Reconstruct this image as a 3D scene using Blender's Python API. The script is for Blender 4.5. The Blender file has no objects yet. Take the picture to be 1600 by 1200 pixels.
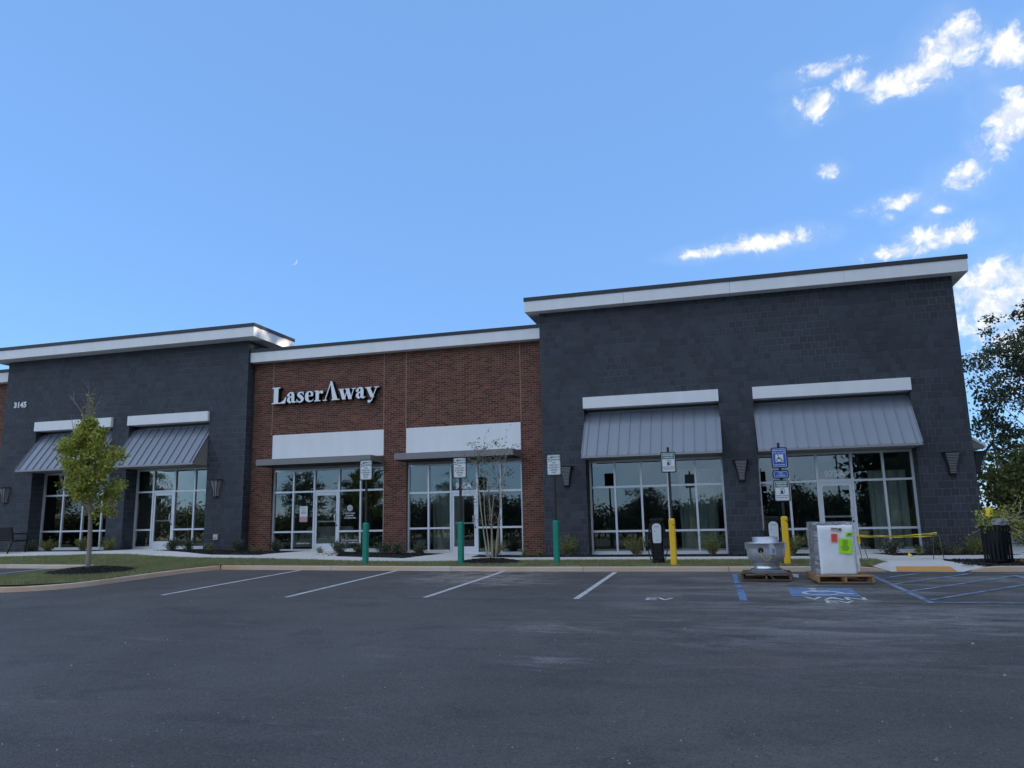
import bpy, math, random, mathutils
import numpy as np
from mathutils import Vector, Matrix
SC = bpy.context.scene
COL = SC.collection
rad = math.radians

# ------------------------------------------------------------------ camera
def cam_axes(yaw, pitch, roll):
    f = Vector((math.sin(yaw) * math.cos(pitch), math.cos(yaw) * math.cos(pitch), math.sin(pitch)))
    r0 = Vector((math.cos(yaw), -math.sin(yaw), 0)); u0 = r0.cross(f)
    c, s = math.cos(roll), math.sin(roll)
    return c * r0 + s * u0, -s * r0 + c * u0, f
cd = bpy.data.cameras.new('camera'); cam = bpy.data.objects.new('camera', cd); COL.objects.link(cam)
r_, u_, f_ = cam_axes(rad(-15.55), rad(10.1), rad(-1.11))
m3 = Matrix((r_, u_, -f_)).transposed()
cam.matrix_world = Matrix.Translation((0, 0, 1.72)) @ m3.to_4x4()
cd.sensor_width = 36; cd.lens = 1180 / 1600 * 36; cd.clip_end = 6000; cd.clip_start = .05
SC.camera = cam

# ------------------------------------------------------------------ sky, clouds, sun, exposure
SUN_AZ, SUN_EL = 80.0, 12.0            # degrees, azimuth measured from +Y towards +X
SKY_STRENGTH, SUN_STRENGTH, EXPOSURE = 0.12, 2.2, 1.64
W = bpy.data.worlds.new('World'); SC.world = W; W.use_nodes = True
nt = W.node_tree; nt.nodes.clear()
def N(t, **k):
    n = nt.nodes.new(t)
    for a, b in k.items(): setattr(n, a, b)
    return n
def mth(op, a, b=None, c=None, clamp=False):
    n = N('ShaderNodeMath', operation=op); n.use_clamp = clamp
    for i, v in enumerate((a, b, c)):
        if v is None: continue
        if isinstance(v, (int, float)): n.inputs[i].default_value = v
        else: nt.links.new(v, n.inputs[i])
    return n.outputs[0]
sky = N('ShaderNodeTexSky'); sky.sky_type = 'NISHITA'; sky.sun_disc = False
sky.sun_elevation = rad(SUN_EL); sky.sun_rotation = rad(SUN_AZ)
sky.air_density = 0.85; sky.dust_density = 0.1; sky.ozone_density = 4.3; sky.altitude = 200
tc = N('ShaderNodeTexCoord'); sep = N('ShaderNodeSeparateXYZ'); nt.links.new(tc.outputs['Generated'], sep.inputs[0])
az = mth('MULTIPLY', mth('ARCTAN2', sep.outputs[0], sep.outputs[1]), 57.29578)
el = mth('MULTIPLY', mth('ARCSINE', sep.outputs[2]), 57.29578)
ae = N('ShaderNodeCombineXYZ'); nt.links.new(az, ae.inputs[0]); nt.links.new(el, ae.inputs[1])
# each cloud bank: azimuth, elevation, half width, half height (degrees), thickness
CLOUDS = [(17.19, 28.96, 2.2, 1.37, 1), (15.49, 28.09, 2.09, 0.93, 1), (13.64, 27.99, 1.98, 0.84, 1), (11.11, 28.91, 1.17, 0.69, 1), (9.32, 29.79, 2.15, 0.54, 0.7), (8.42, 27.76, 1.39, 0.88, 0.75), (20.48, 28.13, 1.54, 0.99, 1), (18.09, 29.82, 0.92, 1.06, 0.9), (20.49, 24.36, 1.68, 1.46, 1), (19.4, 22.93, 1.31, 1.05, 0.9), (17.16, 21.31, 1.26, 0.86, 0.8), (8.95, 23.47, 0.77, 0.54, 0.85), (13.16, 20.42, 1.63, 0.49, 0.85), (15.62, 19.5, 0.67, 0.36, 0.75), (10.69, 20.38, 0.49, 0.25, 0.6), (12.55, 19.69, 0.48, 0.33, 0.6), (15.23, 17.83, 2.2, 0.73, 1), (16.55, 17.73, 1.08, 0.64, 1), (12.82, 17.3, 1.93, 0.54, 0.95), (4.3, 19.3, 3.0, 0.72, 1.1), (1.9, 19.1, 3.0, 0.5, 1.05), (0.0, 18.95, 2.6, 0.42, 1), (18.38, 14.74, 2.36, 1.2, 1), (17.64, 13.02, 2.9, 2.0, 0.95), (20.5, 12.6, 2.6, 2.2, 1), (19.55, 10.07, 2.88, 2.38, 0.85),
          (26, 25, 4, 2.5, 1), (30, 17, 5, 2.5, 1), (27, 11, 6, 2.2, .9), (38, 13, 7, 2.5, 1), (45, 24, 6, 2.5, 1), (55, 16, 8, 3, 1),
          (-170, 22, 10, 4, .95), (-150, 14, 14, 4, 1), (-125, 28, 11, 5, .9), (75, 34, 10, 5, .9), (-95, 18, 8, 2.5, .8)]
acc = None
for (a, e, ra, re, s) in CLOUDS:
    su = N('ShaderNodeVectorMath', operation='SUBTRACT'); nt.links.new(ae.outputs[0], su.inputs[0]); su.inputs[1].default_value = (a, e, 0)
    mu = N('ShaderNodeVectorMath', operation='MULTIPLY'); nt.links.new(su.outputs[0], mu.inputs[0]); mu.inputs[1].default_value = (1 / ra, 1 / re, 0)
    ln = N('ShaderNodeVectorMath', operation='LENGTH'); nt.links.new(mu.outputs[0], ln.inputs[0])
    d = mth('MULTIPLY', mth('SUBTRACT', 1.25, ln.outputs['Value']), s)
    acc = d if acc is None else mth('MAXIMUM', acc, d)
nz = N('ShaderNodeTexNoise'); nz.inputs['Scale'].default_value = 42; nz.inputs['Detail'].default_value = 11; nz.inputs['Roughness'].default_value = .66
nz.inputs['Distortion'].default_value = .35
nt.links.new(tc.outputs['Generated'], nz.inputs['Vector'])
nz2 = N('ShaderNodeTexNoise'); nz2.inputs['Scale'].default_value = 16; nz2.inputs['Detail'].default_value = 4
nt.links.new(tc.outputs['Generated'], nz2.inputs['Vector'])
dens = mth('ADD', mth('MAXIMUM', acc, -1.0), mth('MULTIPLY', mth('SUBTRACT', nz.outputs[0], .5), 3.0))
mr = N('ShaderNodeMapRange', interpolation_type='SMOOTHSTEP'); nt.links.new(dens, mr.inputs[0])
mr.inputs[1].default_value = -.06; mr.inputs[2].default_value = 1.1
# broad broken cloud over the side of the sky behind the viewer (its grey shows in the shop glass), thickened and spread overhead to light the shaded lot
mpb = N('ShaderNodeMapping'); mpb.inputs['Scale'].default_value = (1, 1, 2.6); nt.links.new(tc.outputs['Generated'], mpb.inputs[0])
nb_ = N('ShaderNodeTexNoise'); nb_.inputs['Scale'].default_value = 2.6; nb_.inputs['Detail'].default_value = 9; nb_.inputs['Roughness'].default_value = .58; nt.links.new(mpb.outputs[0], nb_.inputs['Vector'])
mrb = N('ShaderNodeMapRange', interpolation_type='SMOOTHSTEP'); nt.links.new(nb_.outputs[0], mrb.inputs[0]); mrb.inputs[1].default_value = .35; mrb.inputs[2].default_value = .54
gat = N('ShaderNodeMapRange', interpolation_type='SMOOTHSTEP'); nt.links.new(sep.outputs[1], gat.inputs[0]); gat.inputs[1].default_value = .42; gat.inputs[2].default_value = -.12
low = N('ShaderNodeMapRange', interpolation_type='SMOOTHSTEP'); nt.links.new(sep.outputs[2], low.inputs[0]); low.inputs[1].default_value = .03; low.inputs[2].default_value = .24; low.inputs[3].default_value = .25      # banks thin into the horizon haze
backf = mth('MULTIPLY', mth('MULTIPLY', mth('MULTIPLY', mrb.outputs[0], gat.outputs[0]), low.outputs[0]), .92)
veil = N('ShaderNodeMapRange', interpolation_type='SMOOTHSTEP'); nt.links.new(mth('ADD', mth('MAXIMUM', acc, -1.5), mth('MULTIPLY', mth('SUBTRACT', nz2.outputs[0], .5), 2.4)), veil.inputs[0])
veil.inputs[1].default_value = -.9; veil.inputs[2].default_value = .9; veil.inputs[4].default_value = .12
cloudfac = mth('MAXIMUM', mth('MAXIMUM', mth('MULTIPLY', mr.outputs[0], .95), veil.outputs[0]), backf)
# relief: compare the noise with itself a little way towards the sun, and let bases go grey
off = N('ShaderNodeVectorMath', operation='ADD'); nt.links.new(tc.outputs['Generated'], off.inputs[0]); off.inputs[1].default_value = (.010, .002, .013)
nzs = N('ShaderNodeTexNoise'); nzs.inputs['Scale'].default_value = 42; nzs.inputs['Detail'].default_value = 3; nzs.inputs['Roughness'].default_value = .6; nzs.inputs['Distortion'].default_value = .35
nt.links.new(off.outputs[0], nzs.inputs['Vector'])
nz3 = N('ShaderNodeTexNoise'); nz3.inputs['Scale'].default_value = 42; nz3.inputs['Detail'].default_value = 3; nz3.inputs['Roughness'].default_value = .6; nz3.inputs['Distortion'].default_value = .35
nt.links.new(tc.outputs['Generated'], nz3.inputs['Vector'])
rel = mth('MULTIPLY', mth('SUBTRACT', nz3.outputs[0], nzs.outputs[0]), 3.2)
shade = N('ShaderNodeMapRange', interpolation_type='SMOOTHSTEP'); nt.links.new(mth('ADD', rel, mth('MULTIPLY', nz2.outputs[0], .6)), shade.inputs[0])
shade.inputs[1].default_value = .05; shade.inputs[2].default_value = .85; shade.inputs[3].default_value = 0; shade.inputs[4].default_value = 1
crmp0 = N('ShaderNodeMix', data_type='RGBA'); nt.links.new(shade.outputs[0], crmp0.inputs[0])
crmp0.inputs[6].default_value = (2.15, 2.32, 2.62, 1); crmp0.inputs[7].default_value = (3.15, 3.1, 3.0, 1)
crmp = N('ShaderNodeMix', data_type='RGBA'); nt.links.new(backf, crmp.inputs[0]); nt.links.new(crmp0.outputs[2], crmp.inputs[6]); crmp.inputs[7].default_value = (2.9, 3.35, 4.1, 1)
tint = N('ShaderNodeMix', data_type='RGBA'); tint.inputs[0].default_value = .70      # even blue blended in to flatten the clear sky and lift its light
nt.links.new(sky.outputs[0], tint.inputs[6]); tint.inputs[7].default_value = (.62, 1.24, 2.46, 1)
mixc = N('ShaderNodeMix', data_type='RGBA'); nt.links.new(cloudfac, mixc.inputs[0])
nt.links.new(tint.outputs[2], mixc.inputs[6]); nt.links.new(crmp.outputs[2], mixc.inputs[7])
bg = N('ShaderNodeBackground'); bg.inputs[1].default_value = SKY_STRENGTH; nt.links.new(mixc.outputs[2], bg.inputs[0])
wo = N('ShaderNodeOutputWorld'); nt.links.new(bg.outputs[0], wo.inputs[0])

sd = bpy.data.lights.new('sun', 'SUN'); sd.energy = SUN_STRENGTH; sd.angle = rad(.5); sd.color = (1, .86, .68)
so = bpy.data.objects.new('sun', sd); COL.objects.link(so)
sdir = Vector((math.sin(rad(SUN_AZ)) * math.cos(rad(SUN_EL)), math.cos(rad(SUN_AZ)) * math.cos(rad(SUN_EL)), math.sin(rad(SUN_EL))))
so.rotation_euler = sdir.to_track_quat('Z', 'Y').to_euler(); so.location = (0, 60, 40)
SC.view_settings.view_transform = 'Standard'; SC.view_settings.look = 'None'
SC.view_settings.exposure = EXPOSURE; SC.view_settings.gamma = 1; SC.view_settings.use_curve_mapping = False
SC.render.engine = 'CYCLES'
SC.cycles.max_bounces = 8; SC.cycles.transparent_max_bounces = 16; SC.cycles.use_denoising = True

# ------------------------------------------------------------------ materials
MATS = {}
def mat(name, col, rough=.7, metal=0., var=0., vscale=6., bump=0., bscale=40., spec=.5, rnd=0., col2=None, stretch=None, trans=0.):
    """Principled material; var: colour variation by noise towards col2; rnd: per-piece variation."""
    if name in MATS: return MATS[name]
    m = bpy.data.materials.new(name); m.use_nodes = True; t = m.node_tree; t.nodes.clear()
    out = t.nodes.new('ShaderNodeOutputMaterial'); p = t.nodes.new('ShaderNodeBsdfPrincipled'); t.links.new(p.outputs[0], out.inputs[0])
    p.inputs['Roughness'].default_value = rough; p.inputs['Metallic'].default_value = metal
    p.inputs['Specular IOR Level'].default_value = spec
    c = (*col, 1); p.inputs['Base Color'].default_value = c
    co = t.nodes.new('ShaderNodeTexCoord'); src = co.outputs['Object']
    if stretch:
        mp = t.nodes.new('ShaderNodeMapping'); mp.inputs['Scale'].default_value = stretch; t.links.new(src, mp.inputs[0]); src = mp.outputs[0]
    cur = None
    if var > 0:
        n = t.nodes.new('ShaderNodeTexNoise'); n.inputs['Scale'].default_value = vscale; n.inputs['Detail'].default_value = 6; n.inputs['Roughness'].default_value = .6
        t.links.new(src, n.inputs['Vector'])
        mr = t.nodes.new('ShaderNodeMapRange'); mr.inputs[1].default_value = .35; mr.inputs[2].default_value = .68; mr.inputs[3].default_value = 0; mr.inputs[4].default_value = var
        t.links.new(n.outputs[0], mr.inputs[0])
        mx = t.nodes.new('ShaderNodeMix'); mx.data_type = 'RGBA'; t.links.new(mr.outputs[0], mx.inputs[0])
        mx.inputs[6].default_value = c; mx.inputs[7].default_value = (*(col2 or tuple(x * .6 for x in col)), 1); cur = mx.outputs[2]
    if rnd > 0:
        g = t.nodes.new('ShaderNodeNewGeometry'); oi = t.nodes.new('ShaderNodeObjectInfo')
        a = t.nodes.new('ShaderNodeMath'); a.operation = 'ADD'; t.links.new(g.outputs['Random Per Island'], a.inputs[0]); t.links.new(oi.outputs['Random'], a.inputs[1])
        f = t.nodes.new('ShaderNodeMath'); f.operation = 'FRACT'; t.links.new(a.outputs[0], f.inputs[0])
        r2 = t.nodes.new('ShaderNodeMapRange'); r2.inputs[3].default_value = 1 - rnd; r2.inputs[4].default_value = 1 + rnd; t.links.new(f.outputs[0], r2.inputs[0])
        hs = t.nodes.new('ShaderNodeHueSaturation'); t.links.new(r2.outputs[0], hs.inputs['Value'])
        m2 = t.nodes.new('ShaderNodeMath'); m2.operation = 'MULTIPLY'; m2.inputs[1].default_value = 7.13; t.links.new(f.outputs[0], m2.inputs[0])
        f2 = t.nodes.new('ShaderNodeMath'); f2.operation = 'FRACT'; t.links.new(m2.outputs[0], f2.inputs[0])
        r3 = t.nodes.new('ShaderNodeMapRange'); r3.inputs[3].default_value = .5 - rnd * .05; r3.inputs[4].default_value = .5 + rnd * .05; t.links.new(f2.outputs[0], r3.inputs[0])
        t.links.new(r3.outputs[0], hs.inputs['Hue'])
        if cur: t.links.new(cur, hs.inputs['Color'])
        else: hs.inputs['Color'].default_value = c
        cur = hs.outputs[0]
    if cur: t.links.new(cur, p.inputs['Base Color'])
    if bump > 0:
        n = t.nodes.new('ShaderNodeTexNoise'); n.inputs['Scale'].default_value = bscale; n.inputs['Detail'].default_value = 5; t.links.new(src, n.inputs['Vector'])
        b = t.nodes.new('ShaderNodeBump'); b.inputs['Strength'].default_value = bump; b.inputs['Distance'].default_value = .01
        t.links.new(n.outputs[0], b.inputs['Height']); t.links.new(b.outputs[0], p.inputs['Normal'])
    if trans > 0:
        tl = t.nodes.new('ShaderNodeBsdfTranslucent'); ms = t.nodes.new('ShaderNodeMixShader'); ms.inputs[0].default_value = trans
        if cur: t.links.new(cur, tl.inputs[0])
        else: tl.inputs[0].default_value = c
        t.links.new(p.outputs[0], ms.inputs[1]); t.links.new(tl.outputs[0], ms.inputs[2]); t.links.new(ms.outputs[0], out.inputs[0])
    MATS[name] = m; return m

def glass_mat(name, refl, tintc, rough=0.0):
    m = bpy.data.materials.new(name); m.use_nodes = True; t = m.node_tree; t.nodes.clear()
    out = t.nodes.new('ShaderNodeOutputMaterial')
    tr = t.nodes.new('ShaderNodeBsdfTransparent'); tr.inputs[0].default_value = (*tintc, 1)
    gl = t.nodes.new('ShaderNodeBsdfGlossy'); gl.inputs['Roughness'].default_value = rough; gl.inputs[0].default_value = (.95, .95, .92, 1)
    fr = t.nodes.new('ShaderNodeFresnel'); fr.inputs[0].default_value = 1.5
    ad = t.nodes.new('ShaderNodeMath'); ad.operation = 'ADD'; ad.use_clamp = True; ad.inputs[1].default_value = refl; t.links.new(fr.outputs[0], ad.inputs[0])
    ms = t.nodes.new('ShaderNodeMixShader'); t.links.new(ad.outputs[0], ms.inputs[0]); t.links.new(tr.outputs[0], ms.inputs[1]); t.links.new(gl.outputs[0], ms.inputs[2])
    # slight roll of the pane surface so reflections waver
    co = t.nodes.new('ShaderNodeTexCoord'); n = t.nodes.new('ShaderNodeTexNoise'); n.inputs['Scale'].default_value = 1.3; n.inputs['Detail'].default_value = 1
    t.links.new(co.outputs['Object'], n.inputs['Vector'])
    b = t.nodes.new('ShaderNodeBump'); b.inputs['Strength'].default_value = .05; b.inputs['Distance'].default_value = .02
    t.links.new(n.outputs[0], b.inputs['Height']); t.links.new(b.outputs[0], gl.inputs['Normal'])
    t.links.new(ms.outputs[0], out.inputs[0]); return m

GLASS = glass_mat('tinted_glass', .066, (.84, .88, .865))
M_BLOCK = mat('dark_painted_block', (.041, .050, .064), .7, var=.7, vscale=.9, col2=(.031, .039, .050), bump=.5, bscale=55, rnd=.24)
M_BLOCKMORTAR = mat('dark_block_joint', (.17, .18, .195), .85, var=.93, vscale=.4, col2=(.040, .047, .058), bump=.3)
M_BRICK = mat('red_brick', (.150, .052, .035), .85, var=.7, vscale=1.6, col2=(.098, .038, .028), bump=.5, bscale=60, rnd=.5)
M_MORTAR = mat('tan_mortar', (.34, .23, .175), .95, var=.5, vscale=3, bump=.4, bscale=80)
M_JOINT = mat('control_joint_sealant', (.36, .23, .18), .8)
M_WHITE = mat('white_stucco', (.84, .85, .86), .7, var=.45, vscale=3, col2=(.72, .73, .73), bump=.15, bscale=120, stretch=(1, 1, .18))
M_COPING = mat('dark_metal_coping', (.035, .04, .048), .45, metal=.3, var=.3, vscale=2)
M_AWN = mat('grey_standing_seam_metal', (.24, .265, .315), .42, metal=.35, var=.3, vscale=1.5, col2=(.20, .22, .265))
M_AWNS = mat('grey_metal_trim', (.30, .31, .33), .45, metal=.3)
M_SOFFIT = mat('taupe_soffit', (.26, .25, .235), .7, var=.2)
M_CANOPY = mat('grey_canopy_metal', (.23, .225, .22), .5, metal=.3, var=.3, vscale=2)
M_ALU = mat('clear_aluminium', (.70, .73, .77), .38, metal=.45)
M_DARK = mat('black_metal', (.010, .011, .013), .5, spec=.25)
M_INT = mat('interior_wall', (.16, .17, .16), .9, var=.4, vscale=1)
M_INTF = mat('interior_floor', (.14, .14, .135), .6, var=.5, vscale=2)
M_CURT = mat('pale_hanging_plastic', (.62, .68, .64), .6, var=.5, vscale=3, stretch=(8, 8, .5))
M_CONC = mat('pale_concrete', (.68, .655, .62), .85, var=.6, vscale=2.5, col2=(.54, .52, .49), bump=.25, bscale=70, rnd=.06)
M_KERB = mat('clay_stained_kerb', (.62, .53, .44), .9, var=1., vscale=.5, col2=(.60, .36, .21), bump=.35, bscale=60, rnd=.08)
M_SOIL = mat('turf_soil', (.26, .25, .15), .95, var=.9, vscale=2, col2=(.095, .105, .05), bump=.6, bscale=90)
M_GRASS = mat('grass_blade', (.29, .33, .14), .7, rnd=.4, trans=.3, var=.8, vscale=1.3, col2=(.23, .20, .10))
M_MULCH = mat('black_mulch', (.018, .017, .016), .9, rnd=.5, bump=.4)
M_MULCHB = mat('mulch_bed', (.014, .013, .012), .95, var=.6, vscale=12, col2=(.03, .027, .024), bump=.8, bscale=50)
M_BARK = mat('grey_bark', (.32, .275, .23), .9, var=.7, vscale=9, col2=(.19, .155, .125), bump=.6, bscale=40, stretch=(1, 1, .4))
M_PALEBARK = mat('pale_smooth_bark', (.50, .42, .34), .8, var=.6, vscale=10, col2=(.33, .27, .215), bump=.3, stretch=(1, 1, .3))
M_LEAF1 = mat('oak_leaf', (.40, .41, .075), .55, rnd=.45, trans=.5)
M_LEAF2 = mat('dark_leaf', (.10, .125, .065), .6, rnd=.5, trans=.42)
M_LEAF3 = mat('bush_leaf', (.21, .225, .075), .55, rnd=.45, trans=.35)
M_LEAF4 = mat('yellow_green_leaf', (.20, .22, .045), .55, rnd=.4, trans=.35)
M_LEAFD = mat('dull_green_leaf', (.065, .095, .05), .55, rnd=.4, trans=.25)
M_LEAFF = mat('far_leaf', (.03, .045, .022), .7, rnd=.45, trans=.15)
M_WPAINT = mat('white_line_paint', (.62, .62, .60), .8, var=.9, vscale=7, col2=(.33, .33, .33))
M_BPAINT = mat('blue_line_paint', (.15, .26, .46), .8, var=1., vscale=6, col2=(.085, .13, .22))
M_BFADE = mat('faded_blue_paint', (.23, .32, .46), .85, var=1., vscale=4, col2=(.085, .11, .16))
M_YELLOW = mat('yellow_plastic_sleeve', (.95, .56, .02), .45, var=.5, vscale=7, col2=(.74, .43, .04))
M_GREEN = mat('green_plastic_sleeve', (.006, .27, .185), .4, var=.7, vscale=7, col2=(.02, .20, .14))
M_POST = mat('dark_bronze_post', (.03, .028, .027), .5, metal=.3)
M_SIGNW = mat('white_sign_sheet', (.74, .77, .78), .4)
M_SIGNG = mat('green_sign_print', (.02, .13, .10), .5)
M_SIGNB = mat('blue_sign_sheet', (.02, .10, .44), .4)
M_SIGNK = mat('black_sign_print', (.03, .04, .045), .5)
M_TACT = mat('yellow_tactile', (.70, .34, .07), .75, var=.4, vscale=3, col2=(.55, .28, .08))
M_WOOD = mat('pallet_wood', (.36, .22, .10), .85, var=.7, vscale=4, col2=(.22, .13, .065), bump=.4, stretch=(1, 1, 6), rnd=.2)
M_WOODD = mat('weathered_pallet_wood', (.16, .105, .06), .9, var=.7, vscale=4, col2=(.085, .058, .036), bump=.4, rnd=.25)
M_SPUN = mat('spun_aluminium', (.74, .76, .79), .3, metal=.85, var=.35, vscale=3, col2=(.60, .62, .65), stretch=(.3, .3, 6))
M_APPL = mat('dark_appliance', (.05, .052, .058), .5, var=.8, vscale=3, col2=(.12, .085, .05))
M_FOAM = mat('white_foam_sheet', (.82, .84, .86), .6, bump=.25, bscale=14)
M_NEONG = mat('neon_green_paper', (.42, .85, .02), .7)
M_NEONO = mat('neon_orange_paper', (.95, .13, .06), .7)
M_TAN = mat('tan_label', (.45, .39, .31), .7)
M_TAPE = mat('caution_tape', (.78, .60, .03), .5, var=.5, vscale=20, col2=(.5, .38, .03))
M_WIRE = mat('rusty_wire', (.16, .10, .065), .6, metal=.5)
M_CHW = mat('charger_face', (.62, .67, .72), .35)
M_CABLE = mat('black_rubber', (.012, .012, .013), .5)
M_YCABLE = mat('yellow_cable', (.55, .42, .12), .5)
M_MOON = None

# wrap: thin clear film
def film_mat():
    m = bpy.data.materials.new('stretch_film'); m.use_nodes = True; t = m.node_tree; t.nodes.clear()
    out = t.nodes.new('ShaderNodeOutputMaterial'); tr = t.nodes.new('ShaderNodeBsdfTransparent'); tr.inputs[0].default_value = (.9, .92, .93, 1)
    p = t.nodes.new('ShaderNodeBsdfPrincipled'); p.inputs['Base Color'].default_value = (.75, .78, .82, 1); p.inputs['Roughness'].default_value = .18
    co = t.nodes.new('ShaderNodeTexCoord'); mp = t.nodes.new('ShaderNodeMapping'); mp.inputs['Scale'].default_value = (1, 1, 3); t.links.new(co.outputs['Object'], mp.inputs[0])
    n = t.nodes.new('ShaderNodeTexNoise'); n.inputs['Scale'].default_value = 6; n.inputs['Detail'].default_value = 5; n.inputs['Distortion'].default_value = 1.2; t.links.new(mp.outputs[0], n.inputs['Vector'])
    mr = t.nodes.new('ShaderNodeMapRange'); mr.inputs[1].default_value = .38; mr.inputs[2].default_value = .7; mr.inputs[3].default_value = .18; mr.inputs[4].default_value = .62; t.links.new(n.outputs[0], mr.inputs[0])
    b = t.nodes.new('ShaderNodeBump'); b.inputs['Strength'].default_value = .8; b.inputs['Distance'].default_value = .03; t.links.new(n.outputs[0], b.inputs['Height']); t.links.new(b.outputs[0], p.inputs['Normal'])
    ms = t.nodes.new('ShaderNodeMixShader'); t.links.new(mr.outputs[0], ms.inputs[0]); t.links.new(tr.outputs[0], ms.inputs[1]); t.links.new(p.outputs[0], ms.inputs[2]); t.links.new(ms.outputs[0], out.inputs[0])
    return m
M_FILM = film_mat()

def asphalt_mat():
    m = bpy.data.materials.new('worn_asphalt'); m.use_nodes = True; t = m.node_tree; t.nodes.clear()
    L = t.links.new
    out = t.nodes.new('ShaderNodeOutputMaterial'); p = t.nodes.new('ShaderNodeBsdfPrincipled'); L(p.outputs[0], out.inputs[0])
    co = t.nodes.new('ShaderNodeTexCoord')
    def noise(scale, detail=4, rough=.55, st=(1, 1, 1), dist=0):
        mp = t.nodes.new('ShaderNodeMapping'); mp.inputs['Scale'].default_value = st; L(co.outputs['Object'], mp.inputs[0])
        n = t.nodes.new('ShaderNodeTexNoise'); n.inputs['Scale'].default_value = scale; n.inputs['Detail'].default_value = detail; n.inputs['Roughness'].default_value = rough; n.inputs['Distortion'].default_value = dist
        L(mp.outputs[0], n.inputs['Vector']); return n.outputs[0]
    def ramp(v, a, b, lo=0., hi=1.):
        r = t.nodes.new('ShaderNodeMapRange'); r.interpolation_type = 'SMOOTHSTEP'; L(v, r.inputs[0])
        for i, x in zip((1, 2, 3, 4), (a, b, lo, hi)): r.inputs[i].default_value = x
        return r.outputs[0]
    def mul(a, b):
        n = t.nodes.new('ShaderNodeMath'); n.operation = 'MULTIPLY'
        for i, v in enumerate((a, b)):
            if isinstance(v, (int, float)): n.inputs[i].default_value = v
            else: L(v, n.inputs[i])
        return n.outputs[0]
    def mix(f, a, b):
        n = t.nodes.new('ShaderNodeMix'); n.data_type = 'RGBA'; L(f, n.inputs[0])
        for i, v in ((6, a), (7, b)):
            if isinstance(v, tuple): n.inputs[i].default_value = (*v, 1)
            else: L(v, n.inputs[i])
        return n.outputs[2]
    sp = t.nodes.new('ShaderNodeSeparateXYZ'); L(co.outputs['Object'], sp.inputs[0])
    c = mix(ramp(noise(.28, 6, .6), .36, .64), (.086, .078, .071), (.118, .108, .099))
    c = mix(mul(ramp(noise(1.3, 7, .72, (.6, 1, 1), .5), .50, .66), .55), c, (.052, .049, .047))
    c = mix(mul(ramp(noise(.55, 6, .65, (1, .6, 1), 1.2), .56, .68), .45), c, (.095, .088, .080))
    # wheel-polished streaks that run along the bays' aisle
    c = mix(mul(ramp(noise(.9, 5, .6, (.12, 1.4, 1)), .5, .75), .5), c, (.105, .103, .102))
    # dust washed over the bays at the right
    zone = mul(ramp(sp.outputs[0], -4.5, 1.5), mul(ramp(sp.outputs[1], 6.5, 11.5), 1.0))
    dust = mul(mul(ramp(noise(1.1, 8, .7, (.55, 1.5, 1), .6), .43, .64), zone), .85)
    c = mix(dust, c, (.25, .24, .225))
    z2 = mul(ramp(sp.outputs[0], -3.2, -5.2), mul(ramp(sp.outputs[0], -7.5, -6.0), ramp(sp.outputs[1], 14.5, 16.2)))
    c = mix(mul(mul(ramp(noise(2.6, 7, .7), .42, .65), z2), .75), c, (.36, .32, .29))
    # scattered scuffs
    c = mix(mul(ramp(noise(1.5, 9, .78, (.35, 1.5, 1), .4), .57, .70), .55), c, (.19, .182, .172))
    brk = ramp(noise(2.6, 9, .8, (.45, 1.5, 1), .5), .44, .62)
    def spot(x, y, rx, ry, col, amt):
        mp = t.nodes.new('ShaderNodeMapping'); mp.vector_type = 'POINT'; mp.inputs['Location'].default_value = (-x / rx, -y / ry, 0); mp.inputs['Scale'].default_value = (1 / rx, 1 / ry, 0); L(co.outputs['Object'], mp.inputs[0])
        ln = t.nodes.new('ShaderNodeVectorMath'); ln.operation = 'LENGTH'; L(mp.outputs[0], ln.inputs[0])
        ad = t.nodes.new('ShaderNodeMath'); ad.operation = 'ADD'; L(ln.outputs['Value'], ad.inputs[0]); L(mul(noise(3.5, 6, .7), 1.1), ad.inputs[1])
        return mix(mul(mul(ramp(ad.outputs[0], 1.95, .75), brk), amt), c, col)
    c = spot(.15, 9.65, .5, .6, (.040, .040, .041), .6)
    c = spot(-5.6, 16.3, 1.6, 1.3, (.34, .29, .25), .95); c = spot(-4.3, 15.6, 1.3, .9, (.30, .27, .24), .9)
    c = spot(-2.5, 10.2, .9, .6, (.26, .23, .20), .85); c = spot(1.6, 12.3, 2.0, .6, (.26, .25, .24), .85); c = spot(3.6, 11.3, 2.4, 1.2, (.27, .26, .25), .85); c = spot(-2.0, 8.2, .5, .45, (.26, .25, .24), .8); c = spot(-.8, 14.9, 1.3, .35, (.25, .24, .23), .9)
    # oil-dark spots in the aisle and hairline cracks
    c = mix(mul(ramp(noise(.8, 3, .5, (1, 1.3, 1)), .69, .75), .55), c, (.022, .022, .024))
    cv = t.nodes.new('ShaderNodeTexVoronoi'); cv.feature = 'DISTANCE_TO_EDGE'; cv.inputs['Scale'].default_value = .33
    wv = t.nodes.new('ShaderNodeMix'); wv.data_type = 'RGBA'; wv.blend_type = 'LINEAR_LIGHT'; wv.inputs[0].default_value = .12; L(co.outputs['Object'], wv.inputs[6])
    wn = t.nodes.new('ShaderNodeTexNoise'); wn.inputs['Scale'].default_value = 2.2; wn.inputs['Detail'].default_value = 6; L(co.outputs['Object'], wn.inputs['Vector']); L(wn.outputs['Color'], wv.inputs[7])
    L(wv.outputs[2], cv.inputs['Vector'])
    c = mix(mul(mul(ramp(cv.outputs[0], .0045, .0015), ramp(noise(.5, 2), .52, .60)), .22), c, (.03, .03, .03))
    # coarse chips showing in the binder
    vo = t.nodes.new('ShaderNodeTexVoronoi'); vo.inputs['Scale'].default_value = 75; L(co.outputs['Object'], vo.inputs['Vector'])
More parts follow.
